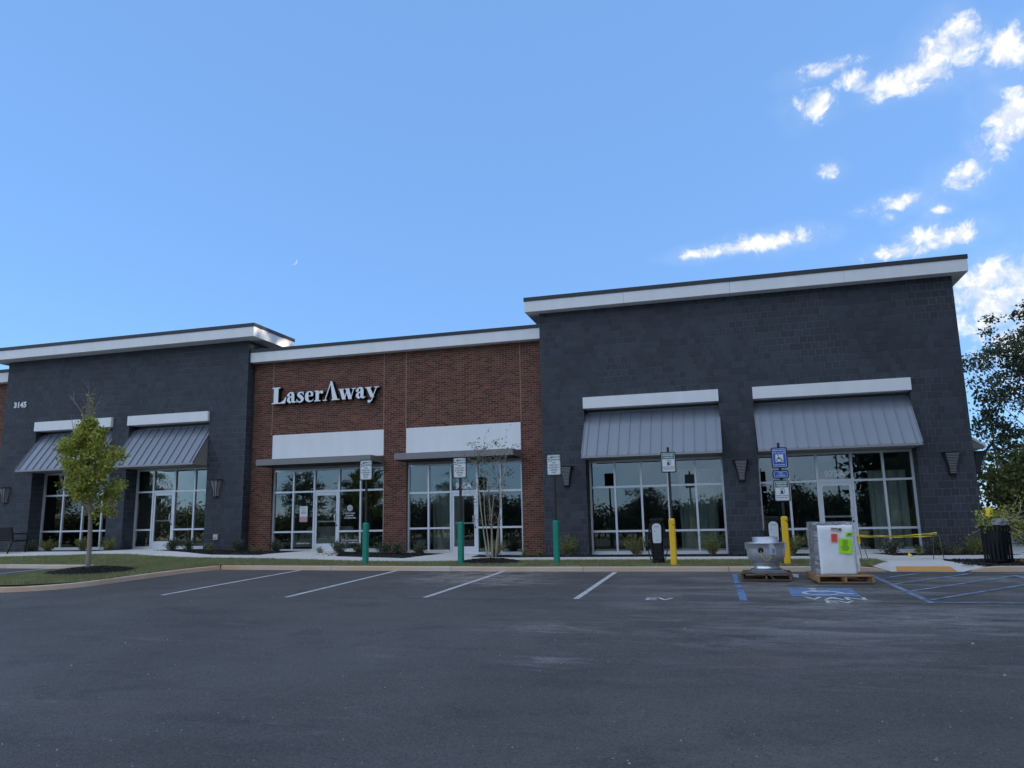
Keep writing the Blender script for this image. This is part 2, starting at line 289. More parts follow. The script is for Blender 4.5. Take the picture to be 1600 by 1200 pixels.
    vs = t.nodes.new('ShaderNodeSeparateColor'); L(vo.outputs['Color'], vs.inputs[0])
    c = mix(mul(ramp(vs.outputs[0], .72, 1.), .45), c, (.165, .158, .15))
    c = mix(mul(ramp(vs.outputs[1], .6, 1.), .5), c, (.028, .028, .028))
    L(c, p.inputs['Base Color']); p.inputs['Roughness'].default_value = .82; p.inputs['Specular IOR Level'].default_value = .3
    b = t.nodes.new('ShaderNodeBump'); b.inputs['Strength'].default_value = .6; b.inputs['Distance'].default_value = .006
    L(vo.outputs['Distance'], b.inputs['Height']); L(b.outputs[0], p.inputs['Normal'])
    return m
M_ASPH = asphalt_mat()

# ------------------------------------------------------------------ mesh and object helpers
class MB:
    def __init__(s): s.v = []; s.f = []; s.m = []; s.sm = []
    def add(s, vs, fs, mi=0, smooth=False):
        o = len(s.v); s.v.extend([tuple(v) for v in vs]); s.f.extend([tuple(i + o for i in f) for f in fs])
        s.m.extend([mi] * len(fs)); s.sm.extend([smooth] * len(fs)); return s
    def box(s, x0, x1, y0, y1, z0, z1, mi=0, M=None):
        vs = [Vector((x, y, z)) for z in (z0, z1) for y in (y0, y1) for x in (x0, x1)]
        if M is not None: vs = [M @ v for v in vs]
        return s.add(vs, [(0, 2, 3, 1), (4, 5, 7, 6), (0, 1, 5, 4), (2, 6, 7, 3), (0, 4, 6, 2), (1, 3, 7, 5)], mi)
    def cham(s, x0, x1, y0, y1, z0, z1, b=.008, mi=0, M=None):
        """box with chamfered vertical edges and top"""
        pts = [(x0 + b, y0), (x1 - b, y0), (x1, y0 + b), (x1, y1 - b), (x1 - b, y1), (x0 + b, y1), (x0, y1 - b), (x0, y0 + b)]
        cx, cy = (x0 + x1) / 2, (y0 + y1) / 2
        def sh(p): return (p[0] + (b if p[0] < cx else -b), p[1] + (b if p[1] < cy else -b))
        vs = [(*p, z0) for p in pts] + [(*p, z1 - b) for p in pts] + [(*sh(p), z1) for p in pts]
        if M is not None: vs = [M @ Vector(v) for v in vs]
        fs = [tuple(reversed(range(8))), tuple(range(16, 24))]
        for k in (0, 8): fs += [(k + i, k + (i + 1) % 8, k + 8 + (i + 1) % 8, k + 8 + i) for i in range(8)]
        return s.add(vs, fs, mi)
    def prism(s, poly, axis, a, b, mi=0):
        """poly of 2-D points extruded along axis 'x','y' or 'z' from a to b (poly in remaining axes, in xyz order)"""
        def P(p, t): return {'x': (t, p[0], p[1]), 'y': (p[0], t, p[1]), 'z': (p[0], p[1], t)}[axis]
        n = len(poly); vs = [P(p, a) for p in poly] + [P(p, b) for p in poly]
        fs = [tuple(range(n)), tuple(reversed(range(n, 2 * n)))] + [(i, i + n, (i + 1) % n + n, (i + 1) % n) for i in range(n)]
        ar = sum(poly[i][0] * poly[(i + 1) % n][1] - poly[(i + 1) % n][0] * poly[i][1] for i in range(n))
        flip = (ar > 0) != (axis == 'y')
        if (b < a): flip = not flip
        if flip: fs = [tuple(reversed(f)) for f in fs]
        return s.add(vs, fs, mi)
    def tube(s, pts, rs, n=6, mi=0, cap=True, smooth=True):
        pts = [Vector(p) for p in pts]
        if not hasattr(rs, '__len__'): rs = [rs] * len(pts)
        vs = []; prev = None
        for i, p in enumerate(pts):
            d = (pts[min(i + 1, len(pts) - 1)] - pts[max(i - 1, 0)])
            d = d.normalized() if d.length > 1e-9 else Vector((0, 0, 1))
            if prev is None: x = d.orthogonal().normalized()
            else:
                x = prev - d * prev.dot(d); x = x.normalized() if x.length > 1e-6 else d.orthogonal().normalized()
            prev = x; y = d.cross(x)
            for k in range(n):
                a = 2 * math.pi * k / n; vs.append(p + (x * math.cos(a) + y * math.sin(a)) * rs[i])
        fs = []
        for i in range(len(pts) - 1):
            for k in range(n):
                k2 = (k + 1) % n; fs.append((i * n + k, i * n + k2, (i + 1) * n + k2, (i + 1) * n + k))
        s.add(vs, fs, mi, smooth)
        if cap:
            s.add(vs[:n], [tuple(reversed(range(n)))], mi); s.add(vs[-n:], [tuple(range(n))], mi)
        return s
    def lathe(s, prof, n=32, c=(0, 0, 0), mi=0, smooth=True, a0=0., a1=2 * math.pi):
        full = abs(a1 - a0 - 2 * math.pi) < 1e-6
        vs = []; fs = []; nn = n if full else n + 1
        for (r, z) in prof:
            for k in range(nn):
                a = a0 + (a1 - a0) * k / n; vs.append((c[0] + r * math.cos(a), c[1] + r * math.sin(a), c[2] + z))
        for i in range(len(prof) - 1):
            for k in range(n):
                k2 = (k + 1) % nn; fs.append((i * nn + k, i * nn + k2, (i + 1) * nn + k2, (i + 1) * nn + k))
        return s.add(vs, fs, mi, smooth)
    def mesh(s, name, mats):
        me = bpy.data.meshes.new(name); me.from_pydata([tuple(v) for v in s.v], [], s.f)
        for m in (mats if isinstance(mats, (list, tuple)) else [mats]): me.materials.append(m)
        me.polygons.foreach_set('material_index', s.m); me.polygons.foreach_set('use_smooth', s.sm); me.update(); return me
    def build(s, name, mats, parent=None, **props):
        return link(name, s.mesh(name, mats), parent, **props)

def link(name, me, parent=None, loc=None, rotz=None, **props):
    o = bpy.data.objects.new(name, me); COL.objects.link(o)
    if parent is not None: o.parent = parent
    if loc is not None: o.location = loc
    if rotz is not None: o.rotation_euler = (0, 0, rotz)
    for k, v in props.items(): o[k] = v
    return o
def thing(name, label, cat, loc=(0, 0, 0), rotz=0., group=None):
    o = bpy.data.objects.new(name, None); COL.objects.link(o); o.location = loc; o.rotation_euler = (0, 0, rotz); o.empty_display_size = .2
    o['label'] = label; o['category'] = cat
    if group: o['group'] = group
    return o
def tag(o, label, cat, group=None):
    o['label'] = label; o['category'] = cat
    if group: o['group'] = group
    return o
def kids(o): return [c for c in o.children]
def dup(root, loc, rotz=None, label=None, scale=None):
    r = root.copy(); COL.objects.link(r); r.location = loc
    if rotz is not None: r.rotation_euler = (0, 0, rotz)
    if scale is not None: r.scale = scale if hasattr(scale, '__len__') else (scale,) * 3
    if label: r['label'] = label
    for ch in list(root.children):
        c = ch.copy(); COL.objects.link(c); c.parent = r
        for g in list(ch.children):
            d = g.copy(); COL.objects.link(d); d.parent = c
    return r

def text_geo(txt, size, align='CENTER', bold=0.0, extrude=0.0015, res=3, shear=0.0, sx=1.0):
    """built-in lettering as plain mesh data, standing in the XZ plane and facing -Y"""
    cu = bpy.data.curves.new('lettering', 'FONT'); cu.body = txt; cu.size = size; cu.align_x = align; cu.align_y = 'CENTER'
    cu.extrude = extrude; cu.offset = bold; cu.resolution_u = res; cu.shear = shear
    o = bpy.data.objects.new('lettering', cu); COL.objects.link(o)
    dg = bpy.context.evaluated_depsgraph_get(); me = o.evaluated_get(dg).to_mesh()
    vs = [Vector((v.co.x * sx, -v.co.z, v.co.y)) for v in me.vertices]; fs = [tuple(p.vertices) for p in me.polygons]
    o.evaluated_get(dg).to_mesh_clear(); bpy.data.objects.remove(o); bpy.data.curves.remove(cu)
    return vs, fs
def put_text(mb, txt, size, at, mi=0, M=None, **k):
    vs, fs = text_geo(txt, size, **k)
    vs = [(M @ v if M is not None else v) + Vector(at) for v in vs]
    mb.add(vs, fs, mi)

# ------------------------------------------------------------------ lie of the land
def zA(X, Y): return .027 * Y + .006 * max(0., -X - 5)
KX = [-40, -18, -16, -13, -9.5, -7.5, -6, 20]; KZ = [.86, .86, .80, .74, .67, .60, .58, .58]
def H(X, Y):
    t = min(1., max(0., (Y - 18) / 3)); return (1 - t) * (zA(X, 17.8) + .10) + t * float(np.interp(X, KX, KZ))
def kerb_in(X, Y):    # bed level inside the tree island
    return zA(X, Y) + .13
import bmesh
def sheet(name, poly, hf, dz, m, step=1.0, skirt=0.0, parent=None, **props):
    """polygon laid on the land hf(x, y)+dz, cut along a grid so it follows the slope"""
    bm = bmesh.new(); vs = [bm.verts.new((x, y, 0)) for x, y in poly]; bm.faces.new(vs); bm.normal_update()
    if bm.faces[:][0].normal.z < 0: bmesh.ops.reverse_faces(bm, faces=bm.faces[:])
    xs = [p[0] for p in poly]; ys = [p[1] for p in poly]
    cx = set(k for k in KX if min(xs) < k < max(xs)) | set(np.arange(math.ceil(min(xs) / step) * step, max(xs), step)); cy = set(k for k in (18., 21.) if min(ys) < k < max(ys)) | set(np.arange(math.ceil(min(ys) / step) * step, max(ys), step))
    for c in cx: bmesh.ops.bisect_plane(bm, geom=bm.verts[:] + bm.edges[:] + bm.faces[:], plane_co=(c, 0, 0), plane_no=(1, 0, 0))
    for c in cy: bmesh.ops.bisect_plane(bm, geom=bm.verts[:] + bm.edges[:] + bm.faces[:], plane_co=(0, c, 0), plane_no=(0, 1, 0))
    if skirt > 0:
        be = [e for e in bm.edges if len(e.link_faces) == 1]
        for v in bm.verts: v.co.z = hf(v.co.x, v.co.y) + dz
        r = bmesh.ops.extrude_edge_only(bm, edges=be)
        for v in [g for g in r['geom'] if isinstance(g, bmesh.types.BMVert)]: v.co.z -= skirt
    else:
        for v in bm.verts: v.co.z = hf(v.co.x, v.co.y) + dz
    bmesh.ops.triangulate(bm, faces=bm.faces[:])
    me = bpy.data.meshes.new(name); bm.to_mesh(me); bm.free(); me.materials.append(m)
    return link(name, me, parent, **props)

# far ground: one sheet to the horizon
def zG(x, y):
    if y <= 18.3: return max(zA(0, y), -1.4) - .10 + (.006 * max(0., -max(x, -40) - 5))
    return min(.46, .394 + (y - 18.3) * .02) + (.006 * max(0., -max(x, -40) - 5))
gx = [-2500, -900, -300, -120, -60, -40, -25, -15, -5, 5, 15, 25, 40, 60, 120, 300, 900, 2500]
gy = [-2500, -900, -300, -120, -52, -48, -30, -15, 0, 8, 14, 17, 18.3, 19, 21, 30, 60, 120, 300, 900, 2500]
g = MB(); g.add([(x, y, zG(x, y)) for y in gy for x in gx], [(j * len(gx) + i, j * len(gx) + i + 1, (j + 1) * len(gx) + i + 1, (j + 1) * len(gx) + i) for j in range(len(gy) - 1) for i in range(len(gx) - 1)])
g.build('ground', M_SOIL, kind='structure')
# asphalt lot: right of the island kerb and the rest
ax = [-60, -40, -25, -20.4, -18, -14, -10, -5, 0, 5, 12, 30, 60]; ay = [-45, -30, -15, 0, 6, 10, 13, 15, 17, 17.86]
g = MB(); g.add([(x, y, zA(x, y)) for y in ay for x in ax], [(j * len(ax) + i, j * len(ax) + i + 1, (j + 1) * len(ax) + i + 1, (j + 1) * len(ax) + i) for j in range(len(ay) - 1) for i in range(len(ax) - 1)])
lot = g.build('parking_lot', M_ASPH, kind='structure')
# paving seam at the foot of the bays
g = MB()
for i in range(40):
    x0 = -7.4 + i * .55; x1 = x0 + .56
    for x in (x0,):
        w = .012 + .006 * math.sin(i * 2.3)
        ya, yb = 12.93 + .015 * math.sin(i * .7), 12.93 + .015 * math.sin((i + 1) * .7)
        g.add([(x0, ya - w, zA(x0, ya) + .004), (x1, yb - w, zA(x1, yb) + .004), (x1, yb + w, zA(x1, yb) + .004), (x0, ya + w, zA(x0, ya) + .004)], [(0, 1, 2, 3)])
g.build('pavement_seam', mat('seam', (.10, .10, .10), .8), kind='structure')

# ---- painted markings
def strip(mb, a, b, w, dz=.004, seg=6, mi=0):
    a = Vector(a); b = Vector(b); d = (b - a).normalized(); n = Vector((-d.y, d.x)) * w / 2
    for i in range(seg):
        p = a.lerp(b, i / seg); q = a.lerp(b, (i + 1) / seg)
        vs = [p - n, q - n, q + n, p + n]; mb.add([(v.x, v.y, zA(v.x, v.y) + dz) for v in vs], [(0, 1, 2, 3)], mi)
for a, b in (((-10.72, 12.78), (-10.68, 17.75)), ((-7.98, 12.78), (-8.0, 17.75)), ((-5.33, 13.04), (-5.24, 17.75)), ((-2.58, 13.07), (-2.55, 17.6)), ((-19.3, 12.8), (-18.75, 17.75)), ((-22.0, 12.8), (-21.6, 17.75))):
    g = MB(); strip(g, a, b, .10); g.build('stall_line', M_WPAINT, kind='structure')
g = MB(); strip(g, (.15, 13.05), (.12, 14.55), .12); strip(g, (.12, 14.7), (.09, 15.2), .11); strip(g, (.08, 15.5), (.05, 17.2), .10); g.build('stall_line', M_BPAINT, kind='structure')
g = MB(); strip(g, (2.86, 13.0), (2.70, 16.9), .10); g.build('stall_line', M_BFADE, kind='structure')
g = MB(); strip(g, (2.92, 13.06), (6.4, 13.06), .09, dz=.005); g.build('stall_line', M_BFADE, kind='structure')
g = MB(); strip(g, (5.35, 13.15), (5.22, 17.0), .10, dz=.0045); g.build('stall_line', M_BFADE, kind='structure')
for (a, b) in (((2.9, 13.3), (5.2, 15.75)), ((2.86, 14.4), (5.2, 16.9)), ((2.82, 15.45), (4.55, 17.3)), ((2.78, 16.4), (3.6, 17.3))):
    g = MB(); strip(g, a, b, .09, dz=.0065); g.build('access_aisle_hatch', M_BFADE, kind='structure')
# accessible symbol and stencils
g = MB(); strip(g, (.93, 14.22), (1.99, 14.22), 1.15, dz=.004); g.build('accessible_bay_panel', M_BPAINT, kind='structure')
def ground_text(txt, size, x, y, name, m, sx=1.0):
    vs, fs = text_geo(txt, size, bold=.008, extrude=0.0, sx=sx)
    mb = MB(); mb.add([(x + v.x, y + v.z, zA(x + v.x, y + v.z) + .005) for v in vs], fs); mb.build(name, m, kind='structure')
def stroke_poly(pts, seg=6):
    P = [Vector(p) for p in pts]; out = []
    for i in range(len(P) - 1):
        p0 = P[max(i - 1, 0)]; p1 = P[i]; p2 = P[i + 1]; p3 = P[min(i + 2, len(P) - 1)]
        for k in range(seg):
            t = k / seg; out.append(.5 * ((2 * p1) + (-p0 + p2) * t + (2 * p0 - 5 * p1 + 4 * p2 - p3) * t * t + (-p0 + 3 * p1 - 3 * p2 + p3) * t ** 3))
    out.append(P[-1]); L = []; R = []
    for i, p in enumerate(out):
        d = out[min(i + 1, len(out) - 1)] - out[max(i - 1, 0)]; d = Vector((d.x, d.y)).normalized(); n = Vector((-d.y, d.x)) * p.z / 2
        L.append((p.x + n.x, p.y + n.y)); R.append((p.x - n.x, p.y - n.y))
    return L, R
def ring_pts(cx, cy, r, n=14, a0=0, a1=2 * math.pi): return [(cx + r * math.cos(a0 + (a1 - a0) * k / n), cy + r * math.sin(a0 + (a1 - a0) * k / n)) for k in range(n + 1)]
ISA = [[(0, .92, .15), (.0, .93, .15)], [(.0, .74, .12), (.02, .42, .13), (.38, .42, .12), (.55, .1, .11), (.7, .14, .1)], [(.0, .6, .1), (.3, .6, .1)]]
def isa(mb, fn, s, mi=0, k0=0.0):
    for idx, st in enumerate(ISA[1:]):
        L, R = stroke_poly([(x * s, y * s, w * s) for x, y, w in st], 4)
        vs = [fn(p, k0 + idx * .0006) for p in L] + [fn(p, k0 + idx * .0006) for p in R]; n = len(L)
        mb.add(vs, [(i, i + n, i + n + 1, i + 1) for i in range(n - 1)], mi)
    L, R = stroke_poly([(a[0] * s, a[1] * s, .1 * s) for a in ring_pts(.1, .2, .33, 12, 2.0, 5.9)], 2)
    vs = [fn(p, k0 + .0012) for p in L] + [fn(p, k0 + .0012) for p in R]; n = len(L)
    mb.add(vs, [(i, i + n, i + n + 1, i + 1) for i in range(n - 1)], mi)
    hd = ring_pts(0, .92 * s, .09 * s, 10)[:-1]; mb.add([fn(p, k0) for p in hd], [tuple(range(10))], mi)
g = MB(); isa(g, lambda p, k: (1.34 + p[0] * 1.0, 13.88 + p[1], zA(1.4, 13.88 + p[1]) + .009 + k), .82)
g.build('accessible_symbol', M_WPAINT, kind='structure')
ground_text('VAN', .46, 1.57, 13.38, 'stencil_lettering', M_WPAINT, 1.0); ground_text('EV', .40, 1.57, 12.98, 'stencil_lettering', M_WPAINT, 1.0)
ground_text('EV', .42, -1.2, 13.13, 'stencil_lettering', M_WPAINT, 1.0)
# grit and litter on the asphalt
rng = np.random.default_rng(5); g = MB()
for i in range(900):
    y = 4 + 13 * rng.random() ** 1.3; x = rng.uniform(-.8 * y - 2, .38 * y + 1.5); s = rng.uniform(.003, .008) * (2.4 if rng.random() < .05 else 1)
    z = zA(x, y); a = rng.uniform(0, 6.28); c, d = math.cos(a) * s, math.sin(a) * s
    g.add([(x - c, y - d, z), (x + d, y - c, z), (x + c, y + d, z), (x - d, y + c, z), (x + c * .2, y, z + s * .9)], [(0, 1, 4), (1, 2, 4), (2, 3, 4), (3, 0, 4)])
g.build('grit', mat('pale_grit', (.30, .29, .275), .9, rnd=.5), kind='stuff')

# ------------------------------------------------------------------ kerbs, lawn, paths
def resample(path, step):
    out = [Vector(path[0])]
    for a, b in zip(path[:-1], path[1:]):
        a = Vector(a); b = Vector(b); n = max(1, int(math.ceil((b - a).length / step)))
        out += [a.lerp(b, k / n) for k in range(1, n + 1)]
    return out
def arc2(cx, cy, rx, ry, a0, a1, n=8): return [(cx + rx * math.cos(rad(a0 + (a1 - a0) * k / n)), cy + ry * math.sin(rad(a0 + (a1 - a0) * k / n))) for k in range(n + 1)]
kerb = thing('kerb', '', ''); del kerb['label'], kerb['category']; kerb['kind'] = 'structure'
def kerb_run(path, piece=3.0, end_drop=(0, 0)):
    P = resample(path, .3); L = [0]
    for a, b in zip(P[:-1], P[1:]): L.append(L[-1] + (b - a).length)
    tot = L[-1]; n = max(1, round(tot / piece)); 
    nor = []
    for i in range(len(P)):
        d = (P[min(i + 1, len(P) - 1)] - P[max(i - 1, 0)]).normalized(); nor.append(Vector((-d.y, d.x)))
    def at(s):
        s = min(max(s, 0), tot); i = max(0, min(len(L) - 2, int(np.searchsorted(L, s)) - 1)); t = (s - L[i]) / max(1e-6, L[i + 1] - L[i]); t = min(max(t, 0), 1)
        nn = nor[i].lerp(nor[i + 1], t); return P[i].lerp(P[i + 1], t), nn.normalized()
    for k in range(n):
        s0, s1 = tot * k / n + .006, tot * (k + 1) / n - .006; m = max(2, int((s1 - s0) / .3)); vs = []
        for j in range(m + 1):
            s = s0 + (s1 - s0) * j / m; p, nn = at(s); z = zA(p.x, p.y); h = .105
            if end_drop[0] and s < .45: h = .105 * s / .45 + .004
            if end_drop[1] and s > tot - .45: h = .105 * (tot - s) / .45 + .004
            for off, hh in ((0, -.06), (.012, h - .012), (.026, h), (.14, h + .002), (.15, -.06)):
                q = p + nn * off; vs.append((q.x, q.y, z + hh))
        fs = []
        for j in range(m): fs += [(j * 5 + i, (j + 1) * 5 + i, (j + 1) * 5 + i + 1, j * 5 + i + 1) for i in range(4)]
        fs += [(0, 1, 2, 3, 4), tuple(m * 5 + i for i in (4, 3, 2, 1, 0))]
        g = MB(); g.add(vs, fs); g.build('kerb_stone', M_KERB, kerb)
island = [(-16.95, 17.78), (-16.95, 14.2)] + arc2(-15.35, 14.2, 1.6, 1.5, 180, 270) [1:] + arc2(-15.1, 14.3, 1.52, 1.6, 270, 360)[1:] + [(-13.48, 16.0), (-13.38, 17.0), (-13.1, 17.78)]
kerb_run([(-27, 17.78), (-17.1, 17.78)]); kerb_run(island); kerb_run([(-13.1, 17.78), (3.2, 17.72)], end_drop=(0, 1)); kerb_run([(4.55, 17.7), (12, 17.74)], end_drop=(1, 0))

NEAR = [(-40, 19.7), (-22.9, 19.77), (-21.85, 19.96), (-20.67, 20.1), (-19.9, 20.4), (-18.43, 20.34), (-16.91, 19.98), (-15.54, 19.75), (-13.42, 19.72), (-11.12, 19.5), (-9.68, 19.2), (-8.29, 19.28), (-7.28, 19.6), (-5.71, 20.12), (-4, 20.22), (2.9, 20.15), (9.5, 20.1)]
FAR = [(-40, 21.75), (-22.3, 21.68), (-19.5, 21.75), (-17.9, 21.5), (-16.6, 20.95), (-15.45, 20.5), (-13.9, 20.6), (-12.6, 20.85), (-10.42, 20.45), (-8.9, 20.3), (-8.2, 21.2), (-7.25, 21.5), (-5, 21.62), (1.5, 21.5), (9.5, 21.6)]
fN = lambda x: float(np.interp(x, *zip(*NEAR))); fF = lambda x: float(np.interp(x, *zip(*FAR)))
walk = thing('sidewalk', '', ''); del walk['label'], walk['category']; walk['kind'] = 'structure'
x = -40.
while x < 9.4:
    x1 = min(x + 1.5, 9.5); xs = np.linspace(x + .006, x1 - .006, 4)
    sheet('slab', [(a, fN(a)) for a in xs] + [(a, fF(a)) for a in xs[::-1]], H, .03, M_CONC, step=.5, skirt=.06, parent=walk); x = x1
for (xl, xr, wl, wr) in ((-20.35, -19.25, .9, .9), (-13.7, -12.55, .15, 1.3), (-8.7, -7.65, .25, .3), (2.45, 3.55, .35, .5)):
    sheet('slab', [(xl - wl, fF(xl - wl) + .012), ((xl + xr) / 2, fF((xl + xr) / 2) + .012), (xr + wr, fF(xr + wr) + .012), (xr, 23.33), (xl, 23.33)], H, .028, M_CONC, step=.5, skirt=.06, parent=walk)
sheet('slab', [(6.75, 21.62), (9.5, 21.62), (14, 31), (8.2, 31)], H, .03, M_CONC, step=.7, skirt=.06, parent=walk)
sheet('slab', [(3.45, 19.32), (4.62, 19.42), (4.75, 20.1), (3.35, 20.12)], H, .02, M_CONC, step=.5, skirt=.06, parent=walk)
g = MB()
zA0 = lambda x, y: zA(x, y) + .008
P = [(3.18, 17.66), (4.52, 17.62), (4.62, 19.4), (3.45, 19.3)]; Z = [zA0(*P[0]), zA0(*P[1]), .60, .60]
g.add([(*p, z) for p, z in zip(P, Z)], [(0, 1, 2, 3)])
g.add([(2.86, 17.9, .585), (3.18, 17.66, Z[0]), (3.45, 19.3, .60)], [(0, 1, 2)]); g.add([(4.52, 17.62, Z[1]), (5.0, 17.86, .585), (4.62, 19.4, .60)], [(0, 1, 2)])
g.build('kerb_ramp', M_CONC, kind='structure')
# tactile plate with truncated domes
tp = thing('tactile_plate', 'yellow tactile warning plate set in the concrete kerb ramp', 'warning plate', (0, 0, 0))
g = MB(); rz = lambda x, y: Z[0] + (y - 17.66) / 1.66 * (.60 - Z[0])
a, b, c, d = (3.30, 17.70), (4.42, 17.68), (4.47, 18.42), (3.42, 18.42)
g.add([(x, y, rz(x, y) + .006) for x, y in (a, b, c, d)], [(0, 1, 2, 3)])
for i in range(18):
    for j in range(11):
        u, v = (i + .5) / 18, (j + .5) / 11; px = (a[0] * (1 - u) + b[0] * u) * (1 - v) + (d[0] * (1 - u) + c[0] * u) * v; py = a[1] + (c[1] - a[1]) * v; z = rz(px, py) + .006
        g.add([(px - .014, py - .014, z), (px + .014, py - .014, z), (px + .014, py + .014, z), (px - .014, py + .014, z), (px, py, z + .008)], [(0, 1, 4), (1, 2, 4), (2, 3, 4), (3, 0, 4)])
g.build('plate', M_TACT, tp)
# lawn and beds
xs = np.arange(-40, 3.2, .5)
sheet('lawn', [(-40, 17.9), (-13.0, 17.9), (2.86, 17.86), (3.42, 19.3), (3.34, 20.13)] + [(a, fN(a) + .01) for a in xs[::-1]], H, .012, M_SOIL, kind='structure')
isl = [(p[0], p[1]) for p in island]; cen = Vector((-15.2, 15.6))
sheet('lawn', [(-16.85, 17.92), (-16.85, 14.2)] + arc2(-15.35, 14.2, 1.48, 1.38, 180, 270)[1:] + arc2(-15.1, 14.3, 1.40, 1.48, 270, 360)[1:] + [(-13.6, 16), (-13.5, 17), (-13.22, 17.92)], lambda x, y: zA(x, y) + .10 + .03 * max(0, 1 - ((x + 15.2) / 1.7) ** 2), .012, M_SOIL, kind='structure')
sheet('mulch_bed', [(-40, 21.3), (-17.5, 21.2), (-15.4, 20.1), (-8.9, 20.0), (-7.0, 21.0), (9.4, 21.2), (9.4, 23.6), (-40, 23.6)], H, .012, M_MULCHB, kind='structure')
sheet('mulch_bed', [(4.95, 17.87), (12, 17.87), (12, 20.3), (4.8, 20.2), (4.65, 19.45)], H, .014, M_MULCHB, kind='structure')
def chips(name, spots, n, seed):
    """loose bark chips strewn over discs/strips: (sampler) -> one heap of pieces"""
    rg = np.random.default_rng(seed); g = MB()
    for i in range(n):
        x, y, z = spots(rg); s = rg.uniform(.018, .055); w = s * rg.uniform(.25, .6); a = rg.uniform(0, 6.28); t = rg.uniform(-.5, .5)
        c, d = math.cos(a), math.sin(a); h = rg.uniform(.006, .02)
        vs = [(x + c * u * s - d * v * w, y + d * u * s + c * v * w, z + u * t * s * .6 + hh) for hh in (0, h) for (u, v) in ((-1, -1), (1, -1), (.8, 1), (-.9, .9))]
        g.add(vs, [(4, 5, 6, 7), (0, 1, 5, 4), (1, 2, 6, 5), (2, 3, 7, 6), (3, 0, 4, 7)])
    return g.build(name, M_MULCH, kind='stuff')
BEDX = [(-27, -20.9), (-18.9, -13.9), (-12.2, -8.8), (-7.3, 2.1), (3.9, 9)]
def bed_spot(rg):
    while True:
        x = rg.uniform(-27, 9); y = rg.uniform(20.1, 22.75)
        if any(a < x < b for a, b in BEDX) and y > fF(x) + .06: return x, y, H(x, y) + .012
chips('bark_chips', bed_spot, 4500, 3)
def right_spot(rg):
    x = rg.uniform(4.7, 10); y = rg.uniform(17.95, 20.05); return x, y, H(x, y) + .014
chips('bark_chips', right_spot, 1400, 4)
ISL_H = lambda x, y: zA(x, y) + .112 + .03 * max(0, 1 - ((x + 15.2) / 1.7) ** 2)
def mound(cx, cy, r, h, base):
    def f(rg):
        a = rg.uniform(0, 6.28); t = math.sqrt(rg.random()); x, y = cx + r * t * math.cos(a), cy + r * t * .9 * math.sin(a)
        return x, y, base(x, y) + h * (1 - t * t) + .004
    return f
for (cx, cy, r, h, base, n, sd_) in ((-15.25, 15.62, 1.08, .10, ISL_H, 2200, 6), (-6.05, 19.25, .86, .10, lambda x, y: H(x, y) + .012, 1500, 7)):
    g = MB(); rg = np.random.default_rng(sd_); nr, na = 7, 26; vs = []
    for i in range(nr + 1):
        for k in range(na):
            t = i / nr; a = 6.2832 * k / na; rr = r * t * (1 + .08 * math.sin(3 * a + sd_)); x, y = cx + rr * math.cos(a), cy + rr * .9 * math.sin(a)
            vs.append((x, y, base(x, y) + h * (1 - t * t) + (rg.uniform(-.012, .012) if i < nr else -.02)))
    g.add(vs, [(i * na + k, i * na + (k + 1) % na, (i + 1) * na + (k + 1) % na, (i + 1) * na + k)[::-1] for i in range(nr) for k in range(na)], smooth=True)
    g.build('mulch_ring', M_MULCHB, kind='structure'); chips('bark_chips', mound(cx, cy, r, h, base), n, sd_)
# grass blades
def blades(name, n, sampler, seed, hmin=.03, hmax=.065):
    rg = np.random.default_rng(seed); pts = np.array([sampler(rg) for _ in range(n)])
    a = rg.uniform(0, 6.2832, n); hh = rg.uniform(hmin, hmax, n); w = rg.uniform(.004, .009, n); lean = rg.uniform(0, .03, n); la = rg.uniform(0, 6.28, n)
    v = np.zeros((n, 3, 3)); v[:, 0] = pts; v[:, 1] = pts; v[:, 2] = pts
    v[:, 0, 0] -= np.cos(a) * w; v[:, 0, 1] -= np.sin(a) * w; v[:, 1, 0] += np.cos(a) * w; v[:, 1, 1] += np.sin(a) * w
    v[:, 2, 2] += hh; v[:, 2, 0] += np.cos(la) * lean; v[:, 2, 1] += np.sin(la) * lean; v[:, :2, 2] -= .004
    me = bpy.data.meshes.new(name); me.from_pydata(v.reshape(-1, 3).tolist(), [], np.arange(3 * n).reshape(-1, 3).tolist()); me.materials.append(M_GRASS); me.update()
    return link(name, me, kind='stuff')
def lawn_spot(rg):
    while True:
        x = rg.uniform(-27, 3.3); y = rg.uniform(17.93, 20.4)
        if y < fN(x) - .03 and (x < 2.8 or y > 17.9 + (x - 2.86) * 2.5 + .1) and (x + 6.05) ** 2 + ((y - 19.25) / .9) ** 2 > .66: return x, y, H(x, y) + .012
blades('grass', 75000, lawn_spot, 8)
def isl_spot(rg):
    while True:
        x = rg.uniform(-16.8, -13.3); y = rg.uniform(12.85, 17.95)
        ok = (x + 16.83 > 0 and x < -13.58 + max(0, (y - 16) * .14)) if y > 14.2 else (((x + 15.2) / 1.55) ** 2 + ((y - 14.25) / 1.4) ** 2 < 1)
        if ok and (x + 15.25) ** 2 + ((y - 15.62) / .9) ** 2 > 1.0: return x, y, ISL_H(x, y)
blades('grass', 26000, isl_spot, 9)

